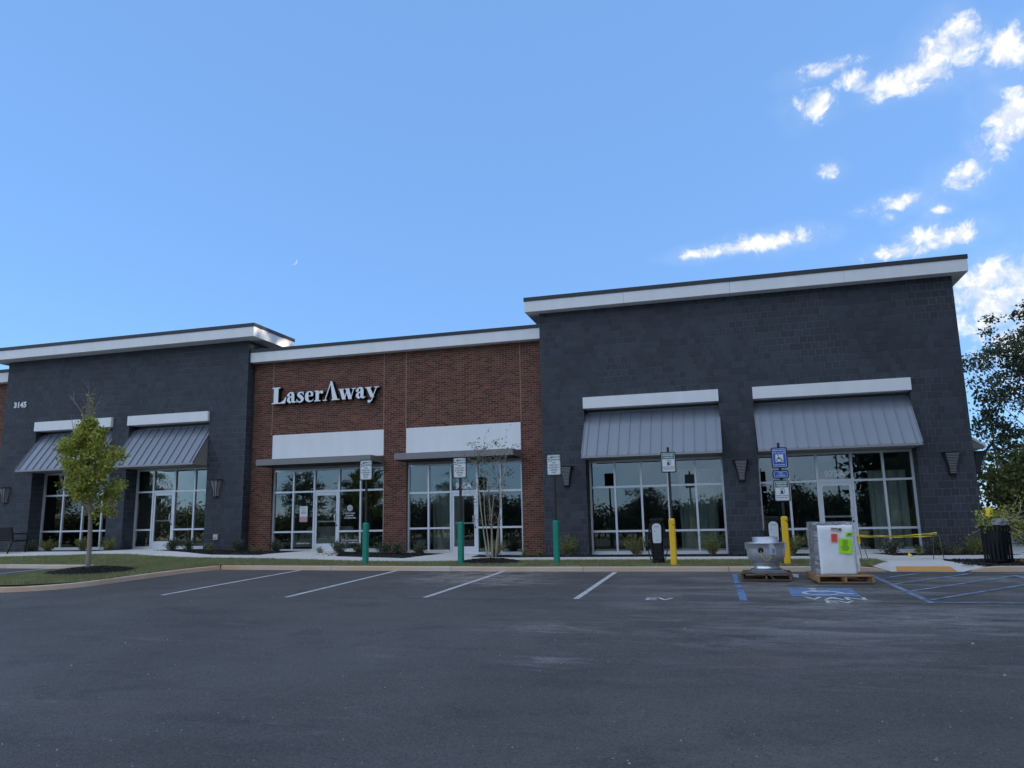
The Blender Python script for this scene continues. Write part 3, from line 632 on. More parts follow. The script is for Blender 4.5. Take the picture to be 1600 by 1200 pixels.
# ------------------------------------------------------------------ the stores
def intervals_minus(x0, x1, holes):
    out = [(x0, x1)]
    for (a, b) in holes:
        n = []
        for (p, q) in out:
            if b <= p or a >= q: n.append((p, q)); continue
            if a > p: n.append((p, a))
            if b < q: n.append((b, q))
        out = n
    return out
CAMP = Vector((0, 0, 1.72))
def masonry(parent, name, cells, depth, m, limit, stuff_name):
    """cells: (matrix, w, h) - front-face pieces with a chamfer-free body standing proud of the joint plane.
       the `limit` nearest become separate children sharing mesh data, the rest one part."""
    cells.sort(key=lambda c: -(c[1] * c[2]) / (c[0].translation - CAMP).length_squared)
    cache = {}; rest = MB(); e = .004
    def geo(w, h):
        vs = [(-w / 2, 0, -h / 2), (w / 2, 0, -h / 2), (w / 2, 0, h / 2), (-w / 2, 0, h / 2), (-w / 2 + e, -depth, -h / 2 + e), (w / 2 - e, -depth, -h / 2 + e), (w / 2 - e, -depth, h / 2 - e), (-w / 2 + e, -depth, h / 2 - e)]
        return vs, [(4, 5, 6, 7), (0, 1, 5, 4), (1, 2, 6, 5), (2, 3, 7, 6), (3, 0, 4, 7)]
    for i, (M, w, h) in enumerate(cells):
        if i < limit:
            k = (round(w, 3), round(h, 3))
            if k not in cache:
                b = MB(); b.add(*geo(*k)); cache[k] = b.mesh(name, m)
            o = bpy.data.objects.new(name, cache[k]); COL.objects.link(o); o.parent = parent; o.matrix_local = M
        else:
            vs, fs = geo(w, h); rest.add([M @ Vector(v) for v in vs], fs)
    if rest.v: rest.build(stuff_name, m, parent, kind='stuff')
def courses(x0, x1, z0, z1, ch, lens, joint, holes, rg, place, minw=.06, offset_bond=None, ref=None):
    """lay courses between x0..x1, z0..z1; holes = (xa, xb, za, zb)"""
    cells = []; ref = z0 if ref is None else ref
    k0 = int(math.floor((z0 - ref) / ch + 1e-6)); k = k0
    while ref + k * ch < z1 - .02:
        za, zb = max(z0, ref + k * ch), min(z1, ref + (k + 1) * ch)
        hs = [(a, b) for (a, b, c, d) in holes if not (d <= za + .01 or c >= zb - .01)]
        iv = intervals_minus(x0, x1, hs); x = x0 - (k % 2) * (lens[0] / 2)
        while x < x1 - 1e-4:
            L = lens[0] if len(lens) == 1 or rg.random() < .86 else lens[1]
            for (p, q) in iv:
                a, b = max(p, x), min(q, x + L)
                if b - a > minw * .5 and zb - za > .02: cells.append((place((a + b) / 2, (za + zb) / 2), b - a - joint, zb - za - joint))
            x += L
        k += 1
    return cells
def front(Y): return lambda x, z: Matrix.Translation((x, Y, z))
def side_px(X): return lambda y, z: Matrix.Translation((X, y, z)) @ Matrix.Rotation(rad(90), 4, 'Z')     # faces +X
def side_mx(X): return lambda y, z: Matrix.Translation((X, y, z)) @ Matrix.Rotation(rad(-90), 4, 'Z')    # faces -X
def wall_with_holes(mb, x0, x1, y0, y1, z0, z1, holes):
    xs = sorted({x0, x1} | {h[0] for h in holes} | {h[1] for h in holes})
    for a, b in zip(xs[:-1], xs[1:]):
        tops = [h[3] for h in holes if h[0] <= a + 1e-6 and h[1] >= b - 1e-6]
        zb = max(tops) if tops else z0
        mb.box(a, b, y0, y1, zb, z1)

def storefront(bld, x0, x1, zb, zt, Yg, mulls, trans, door=None, number=None, num_at=None):
    """aluminium framed glazing; door = index of the bay that holds the door; third level = pane"""
    fr = MB(); w = .06; d0, d1 = Yg - .05, Yg + .06
    xs = [x0] + mulls + [x1]
    for i, x in enumerate(xs):
        if door is not None and i in (door, door + 1): fr.box(x - w / 2, x + w / 2, d0 - .004, d1, zb - .02, zt)
        else: fr.box(x - w / 2, x + w / 2, d0, d1, zb, zt)
    def hbar(a, b, z, hh=w): fr.box(a + w / 2, b - w / 2, d0 + .003, d1 - .003, z - hh / 2, z + hh / 2)
    for i, (a, b) in enumerate(zip(xs[:-1], xs[1:])):
        hbar(a, b, zt - w / 2)
        hbar(a, b, trans[0], w + (.03 if i == door else 0))
        if i != door: hbar(a, b, trans[1]); hbar(a, b, zb + .045, .09)
    sf = fr.build('storefront_frame', M_ALU, bld)
    for i, (a, b) in enumerate(zip(xs[:-1], xs[1:])):
        rows = [(trans[0] + w / 2, zt - w)]
        if i != door: rows += [(trans[1] + w / 2, trans[0] - w / 2), (zb + .09, trans[1] - w / 2)]
        for (za, zc) in rows:
            g = MB(); g.box(a + w / 2 - .004, b - w / 2 + .004, Yg - .004, Yg + .004, za - .004, zc + .004); g.build('pane', GLASS, sf)
    if door is not None:
        a, b = xs[door] + w / 2 + .004, xs[door + 1] - w / 2 - .004; zt2 = trans[0] - .05; g = MB(); s = .075; y0, y1 = Yg - .035, Yg + .012; z0 = zb - .005
        g.box(a, a + s, y0, y1, z0, zt2); g.box(b - s, b, y0, y1, z0, zt2); g.box(a + s, b - s, y0 + .002, y1, zt2 - .09, zt2); g.box(a + s, b - s, y0 + .002, y1, z0, z0 + .27)
        for zz in (z0 + .3, z0 + 1.05, z0 + 1.9): g.box(a - .012, a + .01, y0 - .012, y0 + .02, zz - .06, zz + .06)
        dr = g.build('door', M_ALU, bld)
        g = MB(); g.box(a + s - .004, b - s + .004, Yg - .018, Yg - .01, z0 + .266, zt2 - .086); g.build('door_pane', GLASS, dr)
        g = MB(); hx = b - s * .5; g.tube([(hx, y0, z0 + .96), (hx, y0 - .06, z0 + .97), (hx - .05, y0 - .075, z0 + .99), (hx - .05, y0 - .075, z0 + 1.23), (hx, y0 - .06, z0 + 1.25), (hx, y0, z0 + 1.26)], .013, 8)
        g.build('door_handle', M_ALU, dr)
        g = MB(); g.box(a + s, b - s, Yg + .03, Yg + .06, z0 + .98, z0 + 1.03); g.build('push_bar', M_ALU, dr)
        g = MB(); g.box(b - s * .5 - .02, b - s * .5 + .02, y0 - .012, y0, z0 + .84, z0 + .9); g.build('lock', M_DARK, dr)
    if number:
        g = MB(); put_text(g, number, .25, (num_at[0], Yg - .012, num_at[1]), bold=.012, extrude=.0015); g.build('vinyl_number', mat('vinyl_white', (.93, .94, .95), .5), sf)
    return sf
def awning(bld, x0, x1, ztop, zbot, ytop=23.1, yfr=22.08, yback=23.31, seams=13):
    g = MB(); lip = .055
    prof = [(ytop, ztop), (yfr, zbot), (yfr, zbot - lip), (yback, zbot - lip - .01), (yback, ztop)]
    g.prism(prof, 'x', x0, x1); aw = g.build('awning', M_SOFFIT, bld)
    n = Vector((0, -(ztop - zbot), -(yfr - ytop) * -1)); d = Vector((0, yfr - ytop, zbot - ztop)); nn = Vector((0, d.z, -d.y)).normalized()
    if nn.y > 0: nn = -nn
    def slab(mb, xa, xb, t0, t1, s0=0., s1=1.):
        p = [Vector((0, ytop, ztop)) + d * s for s in (s0, s1)]
        vs = [Vector((x, 0, 0)) + q + nn * t for t in (t0, t1) for q in p for x in (xa, xb)]
        mb.add(vs, [(0, 1, 3, 2), (4, 6, 7, 5), (0, 4, 5, 1), (2, 3, 7, 6), (0, 2, 6, 4), (1, 5, 7, 3)])
    edges = np.linspace(x0 - .015, x1 + .015, seams + 1)
    inner = [edges[0], edges[0] + .13] + list(np.linspace(edges[0] + .13, edges[-1] - .13, seams)[1:]) + [edges[-1]]
    for a, b in zip(inner[:-1], inner[1:]):
        q = MB(); slab(q, a + .006, b - .006, .003, .018, 0, 1.01); q.build('pan', M_AWN, aw)
    q = MB()
    for x in inner: slab(q, x - .009, x + .009, .003, .052, 0, 1.008)
    q.build('seam', M_AWN, aw)
    q = MB(); q.box(x0 - .02, x1 + .02, yfr - .035, yfr - .004, zbot - lip - .012, zbot - .005); q.build('edge_trim', M_AWNS, aw)
    q = MB(); q.box(x0, x1, yback - .13, yback - .004, ztop + .003, ztop + .06); q.build('head_flashing', M_AWNS, aw)
    return aw
def roof_edge(bld, x0, x1, yf, yb, zs, h, cop, sides=(True, True), zin=None):
    """projecting cornice: white fascia with soffit, dark coping on top"""
    n = max(1, round((x1 - x0) / 3.05))
    for k in range(n):
        a, b = x0 + (x1 - x0) * k / n, x0 + (x1 - x0) * (k + 1) / n
        g = MB(); g.box(a + (.003 if k else 0), b - (.003 if k < n - 1 else 0), yf, yb, zs, zs + h); g.build('fascia', M_WHITE, bld)
        g = MB(); g.box(a + (.002 if k else -.02), b - (.002 if k < n - 1 else -.02), yf - .02, yb + .02, zs + h + .002, zs + h + cop); g.build('roof_coping', M_COPING, bld)
    g = MB(); g.box(x0 + .02, x1 - .02, yf + .02, yb - .02, zs + .01, zs + h + cop - .01); g.build('cornice_core', M_COPING, bld)
def interior(bld, x0, x1, zf, yb=30.5, zc=4.2):
    g = MB(); g.box(x0, x1, yb, yb + .1, zf, zc); g.box(x0 - .1, x0, 23.6, yb, zf, zc); g.box(x1, x1 + .1, 23.6, yb, zf, zc); g.build('interior_wall', M_INT, bld)
    g = MB(); g.box(x0, x1, 23.5, yb, zf - .1, zf); g.build('interior_floor', M_INTF, bld)
    g = MB(); g.box(x0, x1, 23.45, yb, zc, zc + .1); g.build('ceiling', M_INT, bld)
rg = np.random.default_rng(11)
CH = .2032

# ---- right store, dark block, two awnings
R = thing('store_building', 'tall dark block store at the right end with two awnings and a high white cornice', 'building', (.5, 22.8, .5))
Rm = R.matrix_world.inverted() if False else Matrix.Translation((-.5, -22.8, -.5))
class Local:  # builders above work in world coordinates; parts are shifted under their building afterwards
    pass
def settle(b):
    """re-express children built in world coordinates relative to the building's base"""
    off = Vector(b.location)
    done = set()
    for c in b.children:
        c.location = Vector(c.location) - off
Yd = 22.8
HR = [(-4.07, -.05, 0, 5.345), (.92, 5.07, 0, 5.345)]
g = MB(); wall_with_holes(g, -5.40, 6.43, Yd, 23.42, .3, 8.15, HR); g.box(-5.40, -5.1, 23.42, 40, .3, 8.15); g.box(6.13, 6.43, 23.42, 40, .3, 8.15); g.box(-5.1, 6.13, 39.7, 40, .3, 8.15)
g.build('wall', M_BLOCKMORTAR, R)
g = MB(); g.box(-5.1, 6.13, 23.42, 39.7, 7.6, 7.8); g.build('roof', M_COPING, R)
cells = courses(-5.40, 6.43, .34, 8.15, CH, (.2032, .4064), .012, HR, rg, front(Yd), ref=5.345 - 30 * CH)
for (xa, f) in ((-4.07, side_px), (.92, side_px)): cells += courses(Yd, 23.36, .34, 5.0, CH, (.2032, .4064), .012, [], rg, f(xa), ref=5.345 - 30 * CH)
for (xa, f) in ((-.05, side_mx), (5.07, side_mx), (-5.40, side_mx)): cells += courses(Yd, 23.36, .34, 5.0 if xa > -5 else 8.15, CH, (.2032, .4064), .012, [], rg, f(xa), ref=5.345 - 30 * CH)
cells += courses(23, 30, .34, 8.15, CH, (.4064,), .009, [], rg, side_px(6.43), ref=5.345 - 30 * CH, offset_bond=.2)
masonry(R, 'block', cells, .007, M_BLOCK, 300, 'block_courses')
roof_edge(R, -5.79, 6.76, 22.44, 40.3, 8.15, .345, .125)
for (a, b) in ((-4.07, -.045), (.915, 5.085)):
    g = MB(); g.box(a, b, 22.69, 23.31, 5.0, 5.345); g.build('header_band', M_WHITE, R)
awning(R, -4.04, -.06, 4.87, 3.50, seams=13); awning(R, .945, 5.045, 4.87, 3.49, seams=14)
for (a, b) in ((-4.07, -.05), (.92, 5.07)):
    g = MB(); g.box(a + .003, b - .003, 23.315, 23.43, 3.425, 5.2); g.build('head_panel', M_SOFFIT, R)
    g = MB(); g.box(a + .003, b - .003, 23.31, 23.55, .3, .60); g.build('sill', M_CONC, R)
storefront(R, -4.035, -.085, .60, 3.425, 23.4, [-3.28, -2.48, -1.675, -.865], (2.615, 1.28))
storefront(R, .955, 5.035, .60, 3.42, 23.4, [1.757, 2.53, 3.46, 4.285], (2.605, 1.27), door=2, number='975A', num_at=(3.0, 2.80))
interior(R, -5.0, 6.1, .60)
# side canopy seen edge-on past the corner
g = MB(); g.prism([(6.44, 3.80), (6.93, 3.44), (6.93, 3.38), (6.44, 3.38)], 'y', 23.62, 27.0); g.build('side_awning', M_SOFFIT, R)
g = MB(); g.prism([(6.44, 3.885), (6.97, 3.49), (6.97, 3.40), (6.935, 3.40), (6.935, 3.442), (6.44, 3.805)], 'y', 23.6, 27.02); g.build('side_awning_trim', M_WHITE, R)

# ---- middle store, red brick
B = thing('store_building', 'lower red brick store between the two dark stores with white sign panels over flat canopies', 'building', (-10.7, 23.2, .6))
Yb = 23.2
HB = [(-15.2, -10.95, 0, 4.755), (-10.14, -6.19, 0, 4.755)]
g = MB(); wall_with_holes(g, -16.04, -5.41, Yb, 23.45, .3, 7.40, HB); g.build('wall', M_MORTAR, B)
g = MB(); g.box(-16.04, -5.41, 39.7, 40, .3, 7.19); g.build('rear_wall', M_MORTAR, B)
g = MB(); g.box(-16.04, -5.41, 23.45, 39.7, 7.2, 7.39); g.build('roof', M_COPING, B)
BJ = [-15.27, -10.98, -10.17, -6.18]
holes = HB + [(x - .006, x + .012, 4.755, 8) for x in BJ]
cells = courses(-16.04, -5.41, .36, 7.40, .0677, (.2032,), .0125, holes, rg, front(Yb), offset_bond=.1016, minw=.05)
for xa, f in ((-15.2, side_px), (-10.14, side_px)): cells += courses(Yb, 23.4, .36, 3.6, .0677, (.2032,), .0125, [], rg, f(xa), offset_bond=.1016, minw=.05)
for xa, f in ((-10.95, side_mx), (-6.19, side_mx)): cells += courses(Yb, 23.4, .36, 3.6, .0677, (.2032,), .0125, [], rg, f(xa), offset_bond=.1016, minw=.05)
masonry(B, 'brick', cells, .009, M_BRICK, 300, 'brick_courses')
for x in BJ:
    g = MB(); g.box(x - .004, x + .010, Yb - .004, Yb + .02, 4.757, 7.4); g.build('control_joint', M_JOINT, B)
roof_edge(B, -16.03, -5.415, 22.88, 40, 7.37, .35, .115)
for (a, b) in ((-15.2, -10.95), (-10.14, -6.19)):
    g = MB(); g.box(a + .004, b - .004, 23.165, 23.43, 3.88, 4.75); g.build('sign_panel', M_WHITE, B)
    g = MB(); g.cham(a + .0, b - .0, 22.22, 23.16, 3.635, 3.835, .012); cp = g.build('canopy', M_CANOPY, B)
    g = MB(); g.box(a + .05, b - .05, 22.26, 23.15, 3.60, 3.632); g.build('canopy_soffit', M_DARK, cp)
    g = MB(); g.box(a + .004, b - .004, 23.29, 23.44, 3.53, 3.878); g.build('head_panel', M_SOFFIT, B)
g = MB(); g.box(-15.2, -10.95, 23.28, 23.5, .3, .742); g.build('sill', M_CONC, B)
g = MB(); g.box(-10.14, -8.66, 23.28, 23.5, .3, .775); g.box(-8.655, -6.19, 23.285, 23.5, .3, .60); g.build('sill', M_CONC, B)
sf1 = storefront(B, -15.165, -10.985, .745, 3.53, 23.36, [-14.40, -13.59, -12.65, -11.85], (2.76, 1.41), door=2)
storefront(B, -10.105, -6.225, .605, 3.545, 23.36, [-9.40, -8.625, -7.725, -6.935], (2.61, 1.46), door=2, number='965A', num_at=(-8.2, 2.79))
for z0_ in (.61,):
    g = MB(); g.box(-10.07, -8.66, 23.315, 23.42, .60, .772); g.build('sill', M_CONC, B)
interior(B, -15.9, -10.6, .74); interior(B, -10.4, -5.5, .60)
# lettering on the first shop's glass
for t_, s_, x_, z_, y_ in (('START YOUR', .062, -12.25, 2.00, 23.348), ('JOURNEY', .068, -12.25, 1.92, 23.348), ('TO SMOOTHER', .062, -12.25, 1.84, 23.348), ("THE NATION'S LEADER", .06, -12.25, 1.11, 23.348), ('IN AESTHETIC SERVICES', .06, -12.25, 1.03, 23.348), ('LASERAWAY.COM', .062, -14.0, 1.02, 23.348), ('LaserAway', .07, -13.13, 2.24, 23.335)):
    g = MB(); put_text(g, t_, s_, (x_, y_, z_), bold=.0012); g.build('vinyl_lettering', M_SIGNW, sf1)
g = MB()
for k in range(24):   # round emblem: ring with a petal star
    a0, a1 = 6.2832 * k / 24, 6.2832 * (k + 1) / 24
    g.add([(-12.25 + r * math.cos(a), 23.347, 2.17 + r * math.sin(a)) for r, a in ((.105, a0), (.105, a1), (.09, a1), (.09, a0))], [(0, 1, 2, 3)])
for k in range(8):
    a = 6.2832 * k / 8; c, sn = math.cos(a), math.sin(a)
    g.add([(-12.25 + u * c - v * sn, 23.347, 2.17 + u * sn + v * c) for u, v in ((.012, 0), (.055, .02), (.095, 0), (.055, -.02))], [(0, 1, 2, 3)])
g.build('vinyl_emblem', M_SIGNW, sf1)
ps = thing('poster', 'white notice with pink lower band on the glass left of the brick store\'s door', 'poster', (-14.0, 23.342, 2.0))
g = MB(); g.box(-.15, .15, 0, .004, -.08, .27); g.build('sheet', M_SIGNW, ps)
g = MB(); g.box(-.15, .15, 0, .004, -.26, -.0805); g.build('pink_band', mat('pink_print', (.55, .33, .33), .6), ps)
g = MB()
for z, w in ((.2, .09), (.11, .07), (.06, .1), (.02, .08)): g.box(-w, w, -.002, -.0005, z, z + .014)
g.build('print', M_SIGNK, ps)

# ---- left store, dark block
Lb = thing('store_building', 'dark block store with house number 3145 and two awnings behind the young tree', 'building', (-21.5, 22.8, .7))
HL = [(-25.3, -21.73, 0, 5.69), (-21.0, -17.55, 0, 5.69)]
g = MB(); wall_with_holes(g, -26.95, -16.06, Yd, 23.42, .4, 8.165, HL); g.box(-26.95, -26.65, 23.42, 40, .4, 8.165); g.box(-16.36, -16.06, 23.42, 24.5, .4, 8.165); g.box(-26.65, -16.36, 24.2, 24.5, 4.4, 8.165); g.box(-26.65, -16.06, 39.7, 40, .4, 7.2)
g.build('wall', M_BLOCKMORTAR, Lb)
g = MB(); g.box(-26.65, -16.06, 24.5, 40, 7.0, 7.2); g.build('roof', M_COPING, Lb)
ref = 5.69 - 30 * CH
cells = courses(-26.95, -16.06, .42, 8.165, CH, (.2032, .4064), .012, HL, rg, front(Yd), ref=ref)
cells += courses(Yd, 23.22, .42, 8.165, CH, (.2032,), .012, [], rg, side_px(-16.06), ref=ref, offset_bond=.1)
for xa in (-25.3, -21.0): cells += courses(Yd, 23.36, .42, 5.34, CH, (.2032, .4064), .012, [], rg, side_px(xa), ref=ref)
for xa in (-21.73, -17.55): cells += courses(Yd, 23.36, .42, 5.34, CH, (.2032, .4064), .012, [], rg, side_mx(xa), ref=ref)
masonry(Lb, 'block', cells, .007, M_BLOCK, 300, 'block_courses')
roof_edge(Lb, -27.5, -15.52, 22.26, 24.85, 8.165, .345, .125)
for (a, b) in ((-25.3, -21.73), (-21.0, -17.55)):
    g = MB(); g.box(a, b, 22.69, 23.31, 5.345, 5.69); g.build('header_band', M_WHITE, Lb)
    g = MB(); g.box(a + .003, b - .003, 23.315, 23.43, 3.755, 5.5); g.build('head_panel', M_SOFFIT, Lb)
    g = MB(); g.box(a + .003, b - .003, 23.31, 23.55, .4, .885); g.build('sill', M_CONC, Lb)
awning(Lb, -25.27, -21.76, 5.20, 3.83, seams=11); awning(Lb, -20.97, -17.58, 5.20, 3.83, seams=11)
storefront(Lb, -25.265, -21.765, .885, 3.755, 23.4, [-24.32, -23.38, -22.5], (2.91, 1.565))
storefront(Lb, -20.965, -17.585, .885, 3.755, 23.4, [-20.23, -19.30, -18.46], (2.93, 1.565), door=1, number='945A', num_at=(-19.76, 3.14))
interior(Lb, -26.5, -16.4, .88)
# ---- neighbour further left, brick
Fb = thing('store_building', 'sliver of a red brick store with a low white cornice at the far left edge', 'building', (-31, 23.2, .8))
g = MB(); g.box(-36, -26.97, Yb, 23.6, .4, 7.42); g.build('wall', M_MORTAR, Fb)
cells = courses(-29.5, -26.97, .42, 7.42, .0677, (.2032,), .0125, [], rg, front(Yb), offset_bond=.1016, minw=.05)
masonry(Fb, 'brick', cells, .009, M_BRICK, 120, 'brick_courses')
roof_edge(Fb, -36, -26.97, 22.88, 40, 7.42, .38, .13)
for b in (R, B, Lb, Fb): settle(b)

# ------------------------------------------------------------------ lettering on the walls
def glyph(strokes, rects, rings, balls):
    out = []
    for st in strokes:
        L_, R_ = stroke_poly(st, 5); out.append(L_ + R_[::-1])
    out += [list(r) for r in rects]; out += [ring_pts(x, y, r, 14)[:-1] for x, y, r in balls]
    return out
def rc(x0, x1, y0, y1): return [(x0, y0), (x1, y0), (x1, y1), (x0, y1)]
def thick(a, b, w):  # slanted bar with horizontal cuts
    return [(a[0] - w / 2, a[1]), (a[0] + w / 2, a[1]), (b[0] + w / 2, b[1]), (b[0] - w / 2, b[1])]
GL = {
 'L': (.86, glyph([], [rc(.10, .37, .03, .97), rc(.0, .48, .93, 1.0), rc(.0, .78, 0, .065), [(.40, .03), (.79, .0), (.85, .37), (.79, .37), (.70, .2), (.55, .09)]], [], [])),
 'a': (.57, glyph([[(.09, .50, .12), (.2, .61, .08), (.33, .60, .13), (.37, .46, .17), (.37, .15, .17), (.42, .05, .12), (.55, .07, .05)], [(.36, .40, .06), (.17, .33, .11), (.115, .17, .17), (.2, .04, .1), (.34, .12, .05)]], [], [], [(.11, .47, .085)])),
 's': (.50, glyph([[(.40, .52, .05), (.3, .60, .07), (.17, .57, .11), (.13, .45, .16), (.27, .33, .19), (.36, .19, .17), (.29, .06, .11), (.16, .03, .07), (.05, .14, .05)]], [rc(.385, .43, .44, .64), rc(.02, .065, 0, .2)], [], [])),
 'e': (.55, glyph([[(.42, .37, .13), (.40, .52, .13), (.27, .62, .06), (.14, .52, .16), (.105, .33, .2), (.14, .13, .17), (.29, .025, .08), (.43, .06, .05), (.50, .15, .03)]], [rc(.14, .47, .325, .375)], [], [])),
 'r': (.54, glyph([[(.24, .40, .05), (.30, .55, .07), (.42, .58, .10)]], [rc(.07, .26, .03, .62), rc(0, .36, 0, .055), rc(0, .22, .585, .64)], [], [(.42, .53, .09)])),
 'A': (.88, glyph([], [thick((.06, .0), (.40, 1.1), .055), [(.50, .0), (.80, .0), (.46, 1.14), (.36, 1.14)], rc(-.06, .19, 0, .055), rc(.44, .90, 0, .055)], [], [])),
 'w': (.90, glyph([], [thick((.27, 0), (.10, .62), .2), thick((.29, 0), (.46, .6), .05), thick((.62, 0), (.45, .62), .2), thick((.64, 0), (.81, .6), .05), rc(-.04, .26, .585, .64), rc(.32, .58, .585, .64), rc(.70, .93, .585, .64)], [], [])),
 'y': (.72, glyph([[(.60, .6, .05), (.45, .2, .05), (.33, -.14, .06), (.22, -.24, .08)]], [thick((.38, .02), (.14, .62), .21), rc(-.03, .33, .585, .64), rc(.48, .74, .585, .64)], [], [(.2, -.2, .085)])),
}
sg = thing('shop_sign', 'white LaserAway channel letters with black sides on the red brick wall', 'sign', (-15.16, 23.18, 5.83))
S = .585; cx = 0.
for ch in 'LaserAway':
    adv, polys = GL[ch]; g = MB(); SX = .672
    for k, pl in enumerate(polys):
        pts = [(cx + p[0] * SX, p[1] * S) for p in pl]; ar = sum(pts[i][0] * pts[(i + 1) % len(pts)][1] - pts[(i + 1) % len(pts)][0] * pts[i][1] for i in range(len(pts)))
        if ar < 0: pts = pts[::-1]
        n = len(pts); y0 = -.20 - k * .0012; rim = MB()
        # strokes are strips: fill as quads when the outline came from a stroke
        g.prism(pts, 'y', y0, -.012 - k * .0006, 1)
        if n > 24 and n % 2 == 0:
            h = n // 2; fs = [(i, i + 1, n - 2 - i, n - 1 - i) for i in range(h - 1)]
        else: fs = [tuple(range(n))]
        g.add([(p[0], y0 - .003, p[1]) for p in pts], fs, 0)
    g.build('letter', [mat('sign_face_white', (.80, .83, .86), .35), M_DARK], sg); cx += adv * SX
print('sign width', cx)
nb = thing('house_number', 'white metal house number 3145 high on the left dark wall', 'number', (-26.17, 22.788, 6.415))
for k, chv in enumerate('3145'):
    vs, fs = text_geo(chv, .29, bold=.012, extrude=.012); g = MB(); g.add([v + Vector((-.235 + k * .157, -.016, 0)) for v in vs], fs); g.build('digit', M_SIGNW, nb)

# ------------------------------------------------------------------ wall lights
def wall_light(label, x, z, y=Yd, rot=0., plain=False):
    t = thing('wall_light', label, 'wall light', (x, y, z), rot, 'tapered lights on the store walls')
    def ring(zz, w, dpt): return [(-w / 2, 0, zz), (-w * .36, -dpt, zz), (w * .36, -dpt, zz), (w / 2, 0, zz)]
    lv = [(.62, .43, .21), (.24, .20, .13), (.06, .18, .12)]     # height, width, depth
    g = MB(); vs = []
    for zz, w, d in lv: vs += [(p[0] * .93, p[1] * .9, p[2]) for p in ring(zz, w, d)]
    fs = []
    for i in range(2): fs += [(i * 4 + k, (i + 1) * 4 + k, (i + 1) * 4 + k + 1, i * 4 + k + 1) for k in range(3)]
    fs += [(0, 1, 2, 3), (11, 10, 9, 8)]; g.add(vs, fs); g.build('light_shade', M_SOFFIT if plain else mat('light_lens', (.035, .038, .042), .5), t)
    g = MB()
    for zz, w, d, h in ((.62, .46, .23, .022), (.04, .19, .125, .03)):
        p = ring(zz, w, d); g.prism([(q[0], q[1]) for q in p], 'z', zz - h / 2 + .012, zz + h / 2 + .012)
    for sgn in (-1, 1):
        for fr in (.36, .5):
            g.tube([(sgn * w * fr, -d * (1 if fr == .36 else .03), zz) for zz, w, d in lv], .009, 4)
    if plain: g.tube([(.0, -d - .003, zz) for zz, w, d in lv], .009, 4)
    g.build('light_frame', M_DARK, t)
    if not plain:
        g = MB()
        for k in range(13):
            u = k / 12; zz = .09 + u * .50
            w = np.interp(zz, [.06, .22, .62], [.2, .22, .47]) * .72; d = np.interp(zz, [.06, .22, .62], [.12, .13, .23])
            g.box(-w / 2, w / 2, -d - .012, -d + .01, zz, zz + .016)
        g.build('louvre', M_AWNS, t)
    return t
for x, lab, pl in ((-26.47, 'plain tapered wall light at the far left of the left dark wall above the bench', True), (-21.36, 'tapered wall light on the dark pier hidden behind the young tree', True), (-17.1, 'plain tapered wall light on the dark pier beside the red brick store', True),
                   (-4.66, 'louvred wall light behind the rightmost 5 minute sign', False), (.45, 'louvred wall light on the dark pier between the two right awnings', False), (5.86, 'louvred wall light right of the 975A glazing near the corner', False)):
    wall_light(lab, x, 2.61, plain=pl)
wall_light('wall light seen edge on round the right corner of the store', 6.435, 2.62, 22.98, rad(90), False).scale = (1, 1.45, 1)
mb_ = thing('utility_box', 'small white utility box low on the left dark wall', 'utility box', (-17.03, 22.79, 1.29))
g = MB(); g.cham(-.09, .09, -.07, 0, -.09, .09, .01); g.build('cover', mat('grey_white_plastic', (.5, .53, .55), .5), mb_)
g = MB(); g.box(-.06, .04, -.074, -.071, -.05, -.03); g.build('latch', M_DARK, mb_)

# ------------------------------------------------------------------ behind the glass
def curtain(label, x0, x1, z0, z1, y, seed):
    rg = np.random.default_rng(seed); n = int((x1 - x0) / .045); g = MB(); vs = []
    ph = rg.uniform(0, 6.28, 4)
    for j in range(7):
        z = z0 + (z1 - z0) * j / 6
        for i in range(n + 1):
            x = x0 + (x1 - x0) * i / n
            vs.append((x, y + .05 * math.sin(i * .9 + ph[0]) + .035 * math.sin(i * .37 + ph[1] + j * .15) + .02 * math.sin(i * 2.1 + ph[2]), z))
    fs = [(j * (n + 1) + i, j * (n + 1) + i + 1, (j + 1) * (n + 1) + i + 1, (j + 1) * (n + 1) + i) for j in range(6) for i in range(n)]
    g.add(vs, fs, smooth=True); return tag(g.build('curtain', M_CURT), label, 'curtain')
curtain('pale hanging sheet inside the rightmost 975A panes', 4.0, 5.0, .62, 2.9, 24.2, 1)
curtain('pale hanging sheets behind the right half of the leftmost right-hand window', -1.5, -.3, .62, 3.2, 25.6, 2)
curtain('hanging sheet inside the glazing left of the 965A door', -10.0, -8.8, .62, 3.2, 25.2, 3)
sf = thing('sofa', 'pale waiting room sofa inside the brick store window', 'sofa', (-14.2, 25.2, .745))
M_SOFA = mat('pale_fabric', (.62, .64, .60), .9, bump=.2)
g = MB(); g.cham(-.95, .95, -.35, .4, .1, .42, .04); g.build('seat', M_SOFA, sf)
g = MB(); g.cham(-.95, .95, .25, .45, .43, .82, .06); g.build('backrest', M_SOFA, sf)
for sx in (-1, 1):
    g = MB(); g.cham(sx * 1.03 - .075, sx * 1.03 + .075, -.35, .45, .1, .6, .04); g.build('armrest', M_SOFA, sf)
for q, (cx, lab) in enumerate(((-14.75, 'left pale cushion on the waiting room sofa'), (-13.7, 'right pale cushion on the waiting room sofa'))):
    g = MB(); g.lathe([(0, -.05), (.16, -.045), (.2, 0), (.16, .045), (0, .05)], 12); o = g.build('cushion', M_SOFA); o.location = (cx, 25.2, 1.36); o.rotation_euler = (rad(75), rad(45), 0); tag(o, lab, 'cushion')

